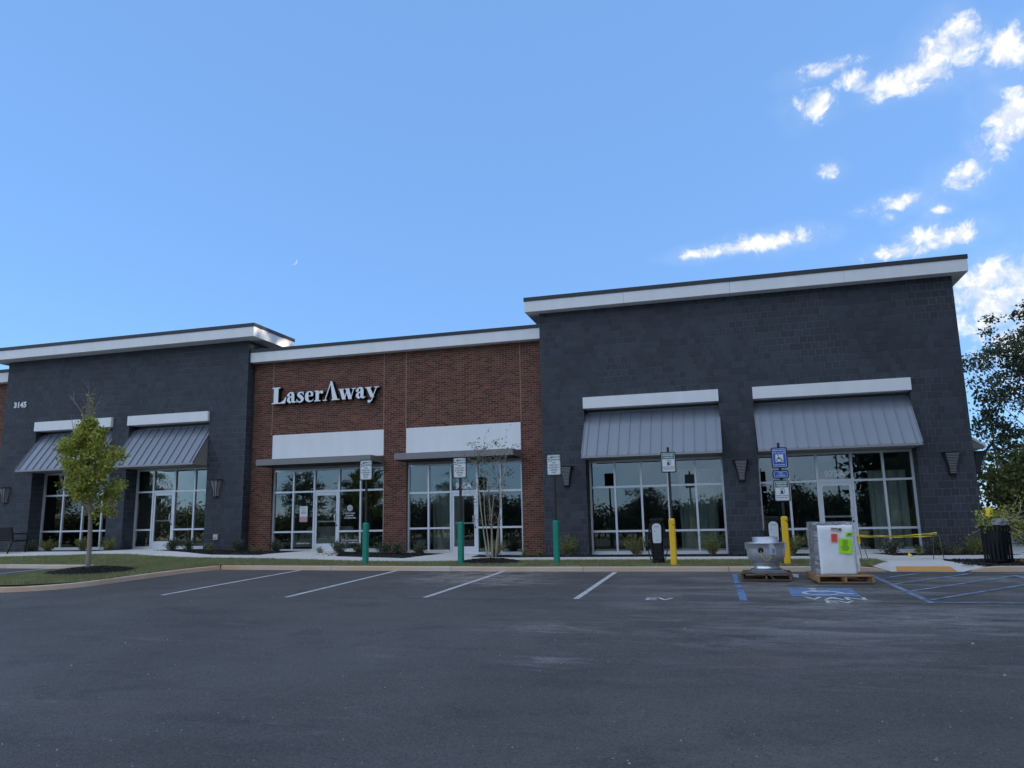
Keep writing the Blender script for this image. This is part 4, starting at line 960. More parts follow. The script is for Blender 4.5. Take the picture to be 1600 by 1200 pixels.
# ------------------------------------------------------------------ posts and signs
def rrect(w, h, r, n=5):
    out = []
    for cx, cz, a in ((w / 2 - r, h / 2 - r, 0), (-w / 2 + r, h / 2 - r, 90), (-w / 2 + r, -h / 2 + r, 180), (w / 2 - r, -h / 2 + r, 270)):
        out += [(cx + r * math.cos(rad(a + 90 * k / n)), cz + r * math.sin(rad(a + 90 * k / n))) for k in range(n + 1)]
    return out
def plate(parent, w, h, z, sheetm, border=.022, y=-.045, r=.035):
    g = MB(); g.prism(rrect(w + border * 2, h + border * 2, r + .015), 'y', y + .012, y); pl = g.build('sign_backing', M_DARK, parent); pl.location = (0, 0, z)
    g = MB(); g.prism(rrect(w, h, r), 'y', y - .001, y - .004); g.build('sign_face', sheetm, pl)
    return pl
def outline(mb, w, h, r, t, y, mi=0):
    a = rrect(w, h, r); b = rrect(w - 2 * t, h - 2 * t, max(.004, r - t)); n = len(a)
    mb.add([(p[0], y, p[1]) for p in a] + [(p[0], y, p[1]) for p in b], [(i, (i + 1) % n, n + (i + 1) % n, n + i) for i in range(n)], mi)
def post_set(x, y, sleeve, label, cat='sign post'):
    z = H(x, y) + .012; t = thing('sign_post', label, cat, (x, y, z))
    g = MB(); g.cham(-.028, .028, -.028, .028, .9, 2.72, .006); g.build('post', M_POST, t)
    g = MB(); g.cham(-.07, .07, -.07, .07, -.03, 1.06, .022); sl = g.build('sleeve', sleeve, t)
    return t, sl
for (x, y, lab, nm) in ((-9.19, 18.42, 'green based pole with a white 5 minute sign before the left brick store window', 0), (-6.62, 18.62, 'green based pole with a white 5 minute sign before the 965A door', 1), (-4.14, 18.7, 'green based pole with a white 5 minute sign before the dark wall', 2)):
    t, sl = post_set(x, y, M_GREEN, lab); t['group'] = 'five minute parking signs'
    g = MB(); g.lathe([(.0, 0), (.009, .004), (0, .006)], 8, (0, -.072, .12)); g.build('bolt', M_ALU, sl)
    pl = plate(t, .335, .50, 2.44, M_SIGNW)
    g = MB(); y1 = -.0505
    outline(g, .315, .48, .03, .006, y1)
    g.box(-.145, -.06, y1 - .001, y1 + .001, .085, .225); put_text(g, 'MINUTE', .062, (.052, y1, .19), bold=.0015, extrude=.0008); put_text(g, 'PARKING', .056, (.052, y1, .125), bold=.0015, extrude=.0008)
    g.build('green_print', M_SIGNG, pl)
    g = MB(); put_text(g, '5', .175, (-.103, y1 - .002, .153), bold=.005, extrude=.0008); g.build('numeral', M_SIGNW, pl)
    g = MB()
    for tx, zz in (('FOR', .05), ('TAKE OUT', -.01), ('& DELIVERY', -.07), ('ORDERS', -.13), ('ONLY', -.19)): put_text(g, tx, .05, (0, y1, zz), bold=.001, extrude=.0008)
    g.build('print', M_SIGNK, pl)
def ev_face(pl):
    y1 = -.0505; g = MB(); outline(g, .29, .425, .028, .006, y1); g.box(-.135, .135, y1 - .001, y1 + .001, .075, .2); g.build('green_print', M_SIGNG, pl)
    g = MB()
    put_text(g, 'RESERVED', .052, (0, y1 - .002, .165), bold=.0015, extrude=.0008); put_text(g, 'PARKING', .052, (0, y1 - .002, .11), bold=.0015, extrude=.0008); g.build('white_print', M_SIGNW, pl)
    g = MB()
    g.box(-.03, .022, y1 - .001, y1 + .001, -.055, .05); g.box(-.045, .037, y1 - .001, y1 + .001, -.07, -.057)
    L_, R_ = stroke_poly([(.028, -.04, .01), (.05, -.045, .01), (.055, .0, .01), (.05, .035, .01), (.032, .058, .01)], 4); n = len(L_)
    g.add([(p[0], y1, p[1]) for p in L_ + R_], [(i, i + n, i + n + 1, i + 1) for i in range(n - 1)])
    put_text(g, 'ELECTRIC VEHICLE', .032, (0, y1, -.11), bold=.0006, extrude=.0008); put_text(g, 'CHARGING ONLY', .032, (0, y1, -.155), bold=.0006, extrude=.0008); g.build('print', M_SIGNK, pl)
    g = MB(); g.box(-.02, .012, y1 - .004, y1 - .002, .005, .04); g.build('white_print', M_SIGNW, pl)
t, sl = post_set(-1.27, 18.2, M_YELLOW, 'yellow based pole with one reserved EV parking sign beside the left charger')
g = MB(); g.add([(-.03, -.0715, .96), (.05, -.0715, .92), (.068, -.0715, .87), (.06, -.0715, .885), (.01, -.0715, .93)], [(0, 4, 1), (4, 3, 1), (3, 2, 1)]); g.build('torn_patch', M_DARK, sl)
ev_face(plate(t, .305, .44, 2.36, M_SIGNW, r=.03))
t, sl = post_set(1.21, 18.3, M_YELLOW, 'yellow based pole stacked with blue accessible parking and van signs')
g = MB(); g.add([(-.0, -.0715, .98), (.06, -.0715, .96), (.068, -.0715, .89), (.05, -.0715, .93)], [(0, 3, 1), (3, 2, 1)]); g.build('torn_patch', M_DARK, sl)
pl = plate(t, .305, .43, 2.375, M_SIGNB, r=.03); g = MB(); y1 = -.0505; outline(g, .29, .415, .026, .007, y1)
put_text(g, 'PERMIT PARKING', .033, (0, y1, .165), bold=.0012, extrude=.0008); put_text(g, 'TOW AWAY ZONE', .03, (0, y1, .11), bold=.0012, extrude=.0008); g.box(-.085, .085, y1 - .001, y1 + .001, -.1, .075); put_text(g, 'PERMIT REQUIRED', .028, (0, y1, -.16), bold=.001, extrude=.0008)
g.build('white_print', M_SIGNW, pl)
g = MB(); isa(g, lambda p, k: (p[0] - .025, y1 - .004 - k * .2, p[1] - .085), .15); g.build('symbol', M_SIGNK, pl)
pl = plate(t, .305, .145, 2.0, M_SIGNB, r=.03); g = MB(); outline(g, .29, .13, .026, .007, y1); put_text(g, 'VAN', .045, (0, y1, .025), bold=.001, extrude=.0008); put_text(g, 'ACCESSIBLE', .034, (0, y1, -.025), bold=.0008, extrude=.0008); g.build('white_print', M_SIGNW, pl)
ev_face(plate(t, .305, .44, 1.63, M_SIGNW, r=.03))

# ------------------------------------------------------------------ car chargers
def charger(label, x, y):
    t = thing('car_charger', label, 'charger', (x, y, H(x, y) + .012), group='electric car charging pedestals')
    g = MB()
    prof = [(.30, 0.), (.27, .12), (.255, .45), (.29, .72), (.30, .86), (.30, .99)]
    vs = []
    for w, z in prof:
        d = .2; vs += [(-w / 2, -d / 2 + .03, z), (-w / 2 + .04, -d / 2, z), (w / 2 - .04, -d / 2, z), (w / 2, -d / 2 + .03, z), (w / 2, d / 2, z), (-w / 2, d / 2, z)]
    fs = [(i * 6 + k, i * 6 + (k + 1) % 6, (i + 1) * 6 + (k + 1) % 6, (i + 1) * 6 + k) for i in range(len(prof) - 1) for k in range(6)] + [tuple(range(5, -1, -1)), tuple(range(30, 36))]
    g.add(vs, fs); g.build('pedestal', M_DARK, t)
    g = MB(); g.cham(-.165, .165, -.11, .11, 1.0, 1.06, .015); g.build('top_cap', M_DARK, t)
    pts = [(.085, .49), (.1, .55), (.105, .85)] + [(.105 * math.cos(rad(a)), .86 + .09 * math.sin(rad(a))) for a in range(15, 170, 15)] + [(-.105, .85), (-.1, .55), (-.085, .49)]
    g = MB(); g.prism(pts, 'y', -.1, -.125); fc = g.build('face_panel', M_CHW, t)
    g = MB(); g.box(-.06, .06, -.128, -.126, .865, .878)
    for z in (.77, .75): g.box(-.06, -.025, -.128, -.126, z, z + .008)
    g.box(-.02, .05, -.128, -.126, .555, .565); g.build('print', mat('grey_print', (.2, .23, .26), .5), fc)
    for sgn, dx in ((-1, 0), (1, .0)):
        g = MB(); g.tube([(sgn * .15, -.02, .93), (sgn * .21, -.06, .7), (sgn * .235, -.09, .35), (sgn * .17, -.12, .12), (sgn * .02, -.15, .06 if sgn < 0 else .16), (-sgn * .12, -.14, .16), (-sgn * .165, -.1, .45), (-sgn * .17, -.03, .8)], .014, 6); g.build('cable', M_CABLE, t)
    g = MB(); g.tube([(-.22, -.06, .95 - .3), (-.23, -.1, .55), (-.22, -.1, .4)], .026, 7); g.build('plug', M_CABLE, t)
    g = MB(); g.box(-.245, -.165, -.04, .02, .58, .74); g.build('holster', M_DARK, t)
    return t
charger('black charging pedestal with pale face left of the single EV sign', -1.66, 18.66)
charger('black charging pedestal with pale face half hidden behind the exhaust fan', .98, 18.7)

# ------------------------------------------------------------------ pallets, fan, wrapped unit
def pallet(label, x, y, rot, w, d, wood, seed):
    rg = np.random.default_rng(seed); t = thing('pallet', label, 'pallet', (x, y, zA(x, y) + .002), rot, 'wooden pallets standing in the bays')
    n = 6
    for k in range(n):
        bw = w * .0 + .1; yy = -d / 2 + bw / 2 + (d - bw) * k / (n - 1); g = MB(); j = rg.uniform(-.012, .012)
        g.cham(-w / 2 + j, w / 2 + j, yy - bw / 2, yy + bw / 2, .118, .138, .003); g.build('board', wood, t)
    for k in range(3):
        xx = -w / 2 + .02 + (w - .04) * k / 2; g = MB(); g.box(xx - .022, xx + .022, -d / 2 + .004, d / 2 - .004, .026, .1175); g.build('stringer', wood, t)
    for k in range(3):
        yy = -d / 2 + .05 + (d - .1) * k / 2; g = MB(); g.box(-w / 2 + .005, w / 2 - .005, yy - .05, yy + .05, 0.003, .0255); g.build('board', wood, t)
    return t
pallet('weathered dark pallet under the spun metal exhaust fan', .66, 16.3, rad(-3), .92, 1.0, M_WOODD, 1)
pallet('fresh tan pallet under the plastic wrapped unit', 1.96, 16.0, rad(4), .98, 1.25, M_WOOD, 2)
fan = thing('exhaust_fan', 'spun aluminium rooftop exhaust fan standing on the weathered pallet', 'exhaust fan', (.68, 16.3, zA(.68, 16.3) + .141))
g = MB(); g.cham(-.36, .36, -.36, .36, 0, .018, .004); g.cham(-.3, .3, -.3, .3, .0185, .05, .01); g.build('curb_base', mat('dull_aluminium', (.22, .24, .27), .5, metal=.5, var=.6, vscale=5), fan)
g = MB(); g.lathe([(.24, .05), (.25, .06), (.25, .085), (.243, .095), (.243, .14), (.25, .15), (.25, .175)], 40); g.build('throat', M_SPUN, fan)
g = MB(); g.lathe([(.25, .177), (.285, .19), (.325, .22), (.352, .275), (.364, .34), (.370, .44), (.374, .555), (.386, .56), (.386, .572), (.366, .574), (.34, .555), (.24, .55)], 48); bowl = g.build('bowl', M_SPUN, fan)
g = MB(); g.lathe([(.245, .552), (.245, .655), (.252, .662), (.252, .672), (.235, .68), (0, .684)], 40); g.build('motor_cover', M_SPUN, fan)
g = MB(); a0 = -1.87; px, py = .368 * math.cos(a0), .368 * math.sin(a0)
dirv = Vector((math.cos(a0), math.sin(a0), 0)); q = dirv.to_track_quat('Z', 'Y').to_matrix().to_4x4()
g2 = MB(); g2.lathe([(0, .01), (.045, .01), (.055, .006), (.055, -.03)], 20); g2.v = [tuple(Matrix.Translation((px, py, .43)) @ q @ Vector(v)) for v in g2.v]; g2.build('conduit_hole', M_DARK, bowl)
a1 = -1.27; M_ = Matrix.Translation((.366 * math.cos(a1), .366 * math.sin(a1), .42)) @ Matrix.Rotation(a1 + math.pi / 2, 4, 'Z')
g = MB(); g.cham(-.055, .055, -.05, .03, -.075, .075, .006, M=M_); sw = g.build('switch_box', mat('grey_enamel', (.40, .43, .46), .4), bowl)
g = MB(); g.box(-.02, .02, -.065, -.051, -.02, .045, M=M_); g.build('switch', M_SPUN, bowl)
g = MB(); g.tube([(px, py - .02, .42), (px + .01, py - .05, .31), (px + .07, py - .05, .24), (px + .14, py - .05, .24), (px + .19, py - .04, .30), (px + .2, py - .02, .35)], .008, 6); g.build('cable', M_YCABLE, bowl)
for a in (-2.9, -.35, .8):
    g = MB(); M_ = Matrix.Translation((.385 * math.cos(a), .385 * math.sin(a), .5)) @ Matrix.Rotation(a + math.pi / 2, 4, 'Z'); g.box(-.02, .02, -.02, .01, -.05, .07, M=M_); g.build('bracket', M_SPUN, fan)
g = MB(); g.tube([(-.55, -.5, .0), (-.35, -.52, .05), (-.2, -.53, -.01), (.0, -.545, .02), (.1, -.55, -.09)], .012, 5); st_ = g.build('wood_splinter', M_WOODD); st_.location = (.68, 16.3, zA(.68, 16.3) + .12); tag(st_, 'broken pale splinter of board on the front edge of the dark pallet', 'splinter')

un = thing('wrapped_unit', 'large plastic wrapped equipment unit with a white front panel on the tan pallet', 'packaged unit', (1.9, 15.95, zA(1.9, 15.95) + .142), rad(2))
g = MB(); g.cham(-.36, .32, -.28, .5, .0, .93, .02); g.build('casing', M_APPL, un)
def crumple(mb, x0, x1, y0, y1, z0, z1, n, amp, seed):
    rg = np.random.default_rng(seed)
    import mathutils.noise as mn
    for face in range(5):
        vs = []
        for j in range(n + 1):
            for i in range(n + 1):
                u, v = i / n, j / n
                p = [(x0 + (x1 - x0) * u, y0, z0 + (z1 - z0) * v), (x1, y0 + (y1 - y0) * u, z0 + (z1 - z0) * v), (x1 - (x1 - x0) * u, y1, z0 + (z1 - z0) * v), (x0, y1 - (y1 - y0) * u, z0 + (z1 - z0) * v), (x0 + (x1 - x0) * u, y0 + (y1 - y0) * v, z1)][face]
                q = Vector(p); nn = mn.noise_vector(q * 6 + Vector((seed, 0, 0))) * amp + mn.noise_vector(q * 17) * amp * .4; vs.append(q + nn)
        mb.add(vs, [(j * (n + 1) + i, j * (n + 1) + i + 1, (j + 1) * (n + 1) + i + 1, (j + 1) * (n + 1) + i) for j in range(n) for i in range(n)], smooth=True)
g = MB(); crumple(g, -.385, .345, -.3, .52, .0, .965, 22, .012, 3); g.build('stretch_film', M_FILM, un)
# white front sheet with soft folded edges
import mathutils.noise as mnoise
g = MB(); n = 24; vs = []
for j in range(n + 1):
    for i in range(n + 1):
        u, v = i / n, j / n; x = -.30 + .63 * u; z = .0 + .905 * v
        w = mnoise.noise(Vector((x * 4, z * 3, 1.7))) * .010 + mnoise.noise(Vector((x * 13, z * 9, 5))) * .004
        ed = .02 * (abs(u - .5) * 2) ** 8 + .02 * max(0, v - .93) / .07
        vs.append((x + mnoise.noise(Vector((0, z * 8, 3))) * .006 * (1 if u in (0, 1) else 0), -.345 + w + ed, z + (mnoise.noise(Vector((x * 9, 0, 4))) * .012 if j == n else 0)))
g.add(vs, [(j * (n + 1) + i, j * (n + 1) + i + 1, (j + 1) * (n + 1) + i + 1, (j + 1) * (n + 1) + i) for j in range(n) for i in range(n)], smooth=True)
o_ = len(g.v); bk = [(v[0], v[1] + .03, v[2]) for v in vs]; g.add(bk, [(j * (n + 1) + i, (j + 1) * (n + 1) + i, (j + 1) * (n + 1) + i + 1, j * (n + 1) + i + 1) for j in range(n) for i in range(n)], smooth=True)
rim = [i for i in range(n + 1)] + [j * (n + 1) + n for j in range(1, n + 1)] + [n * (n + 1) + i for i in range(n - 1, -1, -1)] + [j * (n + 1) for j in range(n - 1, 0, -1)]
N1 = (n + 1) ** 2; base = o_ - N1
for a, b in zip(rim, rim[1:] + rim[:1]): g.f.append((base + a, base + N1 + a, base + N1 + b, base + b)); g.m.append(0); g.sm.append(False)
fp = g.build('front_panel', M_FOAM, un)
def paper(parent, x0, x1, z0, z1, m, name, lines, tilt=0., y=-.372):
    M_ = Matrix.Translation(((x0 + x1) / 2, y, (z0 + z1) / 2)) @ Matrix.Rotation(tilt, 4, 'Y'); w, h = x1 - x0, z1 - z0
    g = MB(); g.box(-w / 2, w / 2, 0, .002, -h / 2, h / 2, M=M_); p = g.build(name, m, parent)
    return p, M_
p, M_ = paper(un, .05, .275, .385, .66, M_NEONG, 'note', 6, rad(4)); g = MB()
rl = random.Random(4)
for k in range(10):
    z = .10 - k * .02; w = rl.uniform(.035, .075); g.box(-w - .005, w - .005, -.002, -.0005, z, z + .007, M=M_)
for k in (0, 1): pass
g.build('note_print', M_SIGNK, un)
p, M_ = paper(un, .18, .315, .70, .775, M_NEONG, 'note', 3, rad(-3)); g = MB(); g.box(-.03, .04, -.002, -.0005, -.005, .012, M=M_); g.box(-.045, .045, -.002, -.0005, -.02, -.011, M=M_); g.build('note_print', M_SIGNK, un)
p, M_ = paper(un, -.075, .035, .60, .75, M_NEONO, 'note', 4, rad(2)); g = MB()
for z in (.045, .028, .01, -.02, -.04): g.box(-.032, .03, -.002, -.0005, z, z + .006, M=M_)
g.build('note_print', mat('dark_red_print', (.4, .03, .015), .7), un)
p, M_ = paper(un, -.07, .12, .805, .86, M_TAN, 'label', 3, rad(5)); g = MB(); g.box(.045, .085, -.002, -.0005, -.015, .018, M=M_); g.box(-.08, .02, -.002, -.0005, .008, .016, M=M_); g.build('note_print', M_SIGNK, un)
g = MB(); crumple(g, .33, .40, -.25, .1, .05, .34, 8, .02, 9); g.build('film_tail', M_FOAM, un)
cr = MB(); crumple(cr, -.05, .05, -.04, .04, 0, .05, 5, .02, 4); o = cr.build('plastic_scrap', M_FOAM); o.location = (1.22, 16.6, zA(1.22, 16.6)); tag(o, 'crumpled white plastic scrap on the asphalt left of the tan pallet', 'scrap')

# ------------------------------------------------------------------ caution tape on wire stakes
def stake(label, x0, x1, y, h, lean):
    t = thing('wire_stake', label, 'stake', ((x0 + x1) / 2, y, H(x0, y) + .03), group='wire stakes carrying caution tape')
    d = (x1 - x0) / 2; g = MB(); g.tube([(-d, 0, -.04), (-d * .7 + lean, 0, h), (d * .3 + lean, 0, h + .005), (d, .0, -.04)], .009, 5); g.build('wire', M_WIRE, t); return t
stake('left wire stake holding one end of the yellow caution tape', 3.06, 3.2, 20.4, .52, -.08)
stake('right wire stake holding one end of the yellow caution tape', 4.52, 4.74, 19.93, .575, .02)
tp_ = thing('caution_tape', 'twisted yellow caution tape strung between two wire stakes', 'caution tape', (3.0, 20.4, 1.1))
A_, B_ = Vector((.02, 0, .045)), Vector((1.65, -.47, .10))
for k, (dz, dz2, w, sag) in enumerate(((0.01, .01, .013, .04), (-.02, -.065, .011, .02), (.0, -.03, .009, .015))):
    g = MB(); vs = []; n = 28
    for i in range(n + 1):
        u = i / n; p = A_.lerp(B_, u); p.z += dz + (dz2 - dz) * u - sag * 4 * u * (1 - u); tw = math.sin(u * 9 + k * 2) * 1.2
        o2 = Vector((0, math.sin(tw), math.cos(tw))) * w; vs += [p - o2, p + o2]
    g.add(vs, [(2 * i, 2 * i + 2, 2 * i + 3, 2 * i + 1) for i in range(n)], smooth=True); g.build('strand', M_TAPE, tp_)
g = MB(); crumple(g, .01, .07, -.03, .03, -.13, .06, 6, .03, 12); g.build('knot', M_TAPE, tp_)
g = MB(); g.add([(0, 0, .004), (.10, -.02, .006), (.13, .04, .02), (.03, .05, .1), (.07, .01, .05)], [(0, 1, 4), (1, 2, 4), (2, 3, 4), (3, 0, 4)]); o = g.build('tape_scrap', M_TAPE); o.location = (4.2, 21.0, H(4.2, 21) + .032); tag(o, 'crumpled yellow scrap lying on the sidewalk behind the caution tape', 'scrap')

# ------------------------------------------------------------------ litter bin
bn = thing('litter_bin', 'black slatted litter bin heaped with branches at the right kerb', 'litter bin', (5.5, 18.72, H(5.5, 18.72) + .02))
for k in range(22):
    a = 6.2832 * k / 22; M_ = Matrix.Rotation(a, 4, 'Z'); g = MB()
    prof = [(.255, .03), (.26, .4), (.262, .66), (.275, .75)]; vs = []
    for r, z in prof:
        for dx, dr in ((-.024, 0), (.024, 0), (.024, .01), (-.024, .01)): vs.append(M_ @ Vector((dx, -(r + dr), z)))
    fs = [(i * 4 + j, i * 4 + (j + 1) % 4, (i + 1) * 4 + (j + 1) % 4, (i + 1) * 4 + j) for i in range(3) for j in range(4)] + [(3, 2, 1, 0), (12, 13, 14, 15)]
    g.add(vs, fs); g.build('slat', M_DARK, bn)
for r, z, h, nm in ((.24, .02, .05, 'base_ring'), (.25, .40, .03, 'middle_ring'), (.285, .742, .03, 'rim')):
    g = MB(); g.lathe([(r - .012, z), (r + .002, z), (r + .002, z + h), (r - .012, z + h), (r - .012, z)], 32); g.build(nm, M_DARK, bn)
g = MB(); g.lathe([(0, .03), (.17, .03), (.19, .66), (.18, .67), (.165, .66)], 24); g.build('liner', mat('bin_liner', (.03, .035, .04), .5), bn)
yb_ = MB(); yb_.lathe([(0, 0), (.065, 0), (.075, .01), (.085, .19), (.09, .2), (.08, .2), (.07, .02)], 18); o = yb_.build('yellow_tub', M_TAPE); o.location = (5.44, 18.72, 1.70); o.rotation_euler = (rad(180), rad(6), 0); o.location = (5.44, 18.72, 1.76); tag(o, 'yellow tub upended on top of the litter bin heap', 'tub')
cr = MB(); crumple(cr, -.14, .14, -.1, .1, 0, .12, 9, .04, 21); o = cr.build('crumpled_bag', mat('grey_bag', (.33, .35, .40), .5)); o.location = (5.58, 18.66, 1.39); tag(o, 'crumpled grey bag lying on the litter bin heap', 'bag')

# ------------------------------------------------------------------ bench
be = thing('bench', 'black metal bench facing the left store from the sidewalk', 'bench', (-24.2, 20.75, H(-24.2, 20.75) + .03))
for k in range(5):
    g = MB(); g.box(-.75, .75, -.05 + k * .095, .03 + k * .095, .42, .445); g.build('seat_slat', M_DARK, be)
for k in range(5):
    g = MB(); z = .47 + k * .082; g.box(-.75, .75, -.13 - k * .018, -.105 - k * .018, z, z + .074); g.build('back_slat', M_DARK, be)
for sx in (-.72, .72):
    g = MB(); g.tube([(sx, -.28, 0), (sx, -.12, .42), (sx, -.2, .88)], .024, 8); g.build('leg', M_DARK, be)
    g = MB(); g.tube([(sx, .42, 0), (sx, .43, .42), (sx, .42, .62), (sx, .36, .65), (sx, -.15, .65)], .022, 8); g.build('leg', M_DARK, be)
    g = MB(); g.box(sx - .02, sx + .02, -.12, .43, .385, .415); g.build('seat_rail', M_DARK, be)

# ------------------------------------------------------------------ vegetation
def leaf_mesh(name, cen, size, m, seed, droop=0.2, aspect=.55, out=None):
    """a spray of small folded leaves, one four-sided face each"""
    rg = np.random.default_rng(seed); n = len(cen); cen = np.asarray(cen, float)
    d = rg.normal(size=(n, 3)); 
    if out is not None: d = d * .75 + out
    d[:, 2] -= droop; d /= np.linalg.norm(d, axis=1)[:, None] + 1e-9
    t = rg.normal(size=(n, 3)); t[:, 2] *= .6; s = np.cross(d, t); s /= np.linalg.norm(s, axis=1)[:, None] + 1e-9
    nn = np.cross(d, s); L = (size * rg.uniform(.6, 1.25, n))[:, None]; w = L * aspect * .5
    v = np.zeros((n, 4, 3)); v[:, 0] = cen; v[:, 1] = cen + d * L * .5 + s * w + nn * w * .35; v[:, 2] = cen + d * L; v[:, 3] = cen + d * L * .5 - s * w + nn * w * .35
    me = bpy.data.meshes.new(name); me.vertices.add(4 * n); me.vertices.foreach_set('co', v.reshape(-1)); me.loops.add(4 * n); me.polygons.add(n)
    me.loops.foreach_set('vertex_index', np.arange(4 * n, dtype=np.int32)); me.polygons.foreach_set('loop_start', np.arange(0, 4 * n, 4, dtype=np.int32)); me.polygons.foreach_set('loop_total', np.full(n, 4, dtype=np.int32))
    me.materials.append(m); me.update(calc_edges=True); me.validate(); return me
def wander(p, d, length, n, rg, jit=.15, up=.0):
    pts = [Vector(p)]; d = Vector(d).normalized()
    for i in range(n):
        d = (d + Vector(rg.normal(size=3)) * jit + Vector((0, 0, up))).normalized(); pts.append(pts[-1] + d * (length / n))
    return pts
def spots_along(pts, k, r, rg, t0=.3):
    out = []
    for i in range(k):
        u = t0 + (1 - t0) * rg.random(); f = u * (len(pts) - 1); a = int(min(f, len(pts) - 2)); q = pts[a].lerp(pts[a + 1], f - a); out.append(q + Vector(rg.normal(size=3)) * r)
    return out

# young street tree on the island
def young_tree(x, y, zb):
    rg = np.random.default_rng(31); t = thing('young_tree', 'young tree with yellow green crown in the mulch ring of the kerbed island', 'tree', (x, y, zb))
    g = MB(); trunk = [Vector((0, 0, -.1)), Vector((.0, 0, .5)), Vector((-.03, 0, 1.2)), Vector((-.16, .02, 2.0)), Vector((-.28, .0, 2.9)), Vector((-.33, .02, 3.5)), Vector((-.34, 0, 3.85))]
    g.tube(trunk, [.064, .055, .050, .042, .028, .016, .007], 10); tips = []; bare = []
    prof_z = [1.25, 1.6, 2.2, 2.8, 3.3, 3.7, 4.0]; prof_r = [.36, .70, .88, .76, .50, .25, .11]
    for k in range(46):
        u = (k + rg.random()) / 46; z0 = 1.25 + 2.35 * u; f = z0
        base = Vector((np.interp(z0, [0, 2, 2.9, 3.5], [0, -.16, -.28, -.33]), 0, z0)); a = k * 2.4 + rg.uniform(-.3, .3)
        rr = np.interp(z0 + .45, prof_z, prof_r) * rg.uniform(.75, 1.1)
        d = Vector((math.cos(a), math.sin(a), rg.uniform(.5, 1.0) + .5 * u)); L_ = rr / math.hypot(d.x, d.y) * 1.1 * (1 / 1.0)
        pts = wander(base, d, L_ * d.length * .8, 6, rg, .13, .03); g.tube(pts, list(np.linspace(.018 * (1.1 - .5 * u), .003, 7)), 5, cap=False); tips.append(pts)
        for j in range(3):
            i0 = rg.integers(2, 6); p2 = wander(pts[i0], (pts[i0] - pts[i0 - 1]).normalized() + Vector(rg.normal(size=3)) * .6, L_ * .4, 4, rg, .2, .03); g.tube(p2, list(np.linspace(.006, .002, 5)), 4, cap=False); tips.append(p2)
    for (dx, h, x0) in ((-.10, 1.25, 0), (-.22, 1.05, -.02), (.05, 1.05, .02), (.12, .95, .03), (-.55, .95, -.2), (-.02, .8, 0)):   # bare leaders above the crown and one out to the left
        pts = wander((-.33 + x0, 0, 3.5 if dx > -.5 else 3.0), (dx, rg.uniform(-.1, .1), h), h, 6, rg, .07); g.tube(pts, list(np.linspace(.013, .005, 7)), 4, cap=False); bare.append(pts)
        for j in range(3):
            p2 = wander(pts[rg.integers(2, 6)], Vector((rg.normal() * .5, rg.normal() * .4, .8)), .3, 3, rg, .1); g.tube(p2, [.008, .006, .005, .004], 4, cap=False)
    p2 = wander((-.5, -.3, 2.7), (-.75, -.1, .55), 1.0, 5, rg, .05); g.tube(p2, list(np.linspace(.007, .002, 6)), 4, cap=False); g.tube(wander(p2[3], (-.7, 0, .9), .25, 3, rg, .1), [.004, .003, .002, .002], 4, cap=False)
    g.build('trunk', M_BARK, t)
    c = []
    for p in tips: c += spots_along(p, 50 if len(p) == 7 else 52, .065, rg, .3)
    for k in range(70):      # tufts on the leader
        z = rg.uniform(3.45, 4.45); c.append(Vector((-.34 + rg.normal() * .05, rg.normal() * .06, z)))
    link('crown', leaf_mesh('crown', [tuple(v) for v in c], .082, M_LEAF1, 5, .25, .75), t)
    return t
young_tree(-15.33, 15.62, ISL_H(-15.33, 15.62) + .06)

# crape myrtle: pale stems
def stems_tree(x, y, zb):
    rg = np.random.default_rng(12); t = thing('small_tree', 'many stemmed sapling with pale bare trunks before the 965A glazing', 'tree', (x, y, zb)); g = MB(); c = []
    for (bx, dx, dy, h) in ((-.06, -.27, .02, 2.5), (-.02, -.20, -.05, 2.6), (.0, -.14, .06, 2.75), (.03, .03, -.04, 2.5), (.06, .06, .05, 2.9), (.16, .08, -.02, 2.8), (.08, -.05, .08, 2.2), (.13, .20, .0, 2.5)):
        pts = wander((bx, rg.normal() * .05, -.05), (dx * .8, dy, 1), h, 8, rg, .045, .02); g.tube(pts, list(np.linspace(.018, .005, 9)), 6, cap=False)
        for j in range(9):
            i0 = rg.integers(3, 9) if j > 2 else 8
            p2 = wander(pts[i0], Vector((rg.normal() * .7 + dx, rg.normal() * .6, .75)), rg.uniform(.3, .65), 4, rg, .2); g.tube(p2, list(np.linspace(.005, .0018, 5)), 4, cap=False); c += spots_along(p2, 6, .035, rg, .4)
            for q in range(2):
                p3 = wander(p2[rg.integers(1, 5)], Vector((rg.normal(), rg.normal(), .4)), .22, 3, rg, .2); g.tube(p3, [.003, .0025, .002, .0015], 3, cap=False); c += spots_along(p3, 3, .03, rg, .3)
    g.build('trunk', M_PALEBARK, t); link('crown', leaf_mesh('crown', [tuple(v) for v in c], .06, M_LEAFD, 8, .3, .5), t)
stems_tree(-6.05, 19.25, H(-6.05, 19.25) + .09)

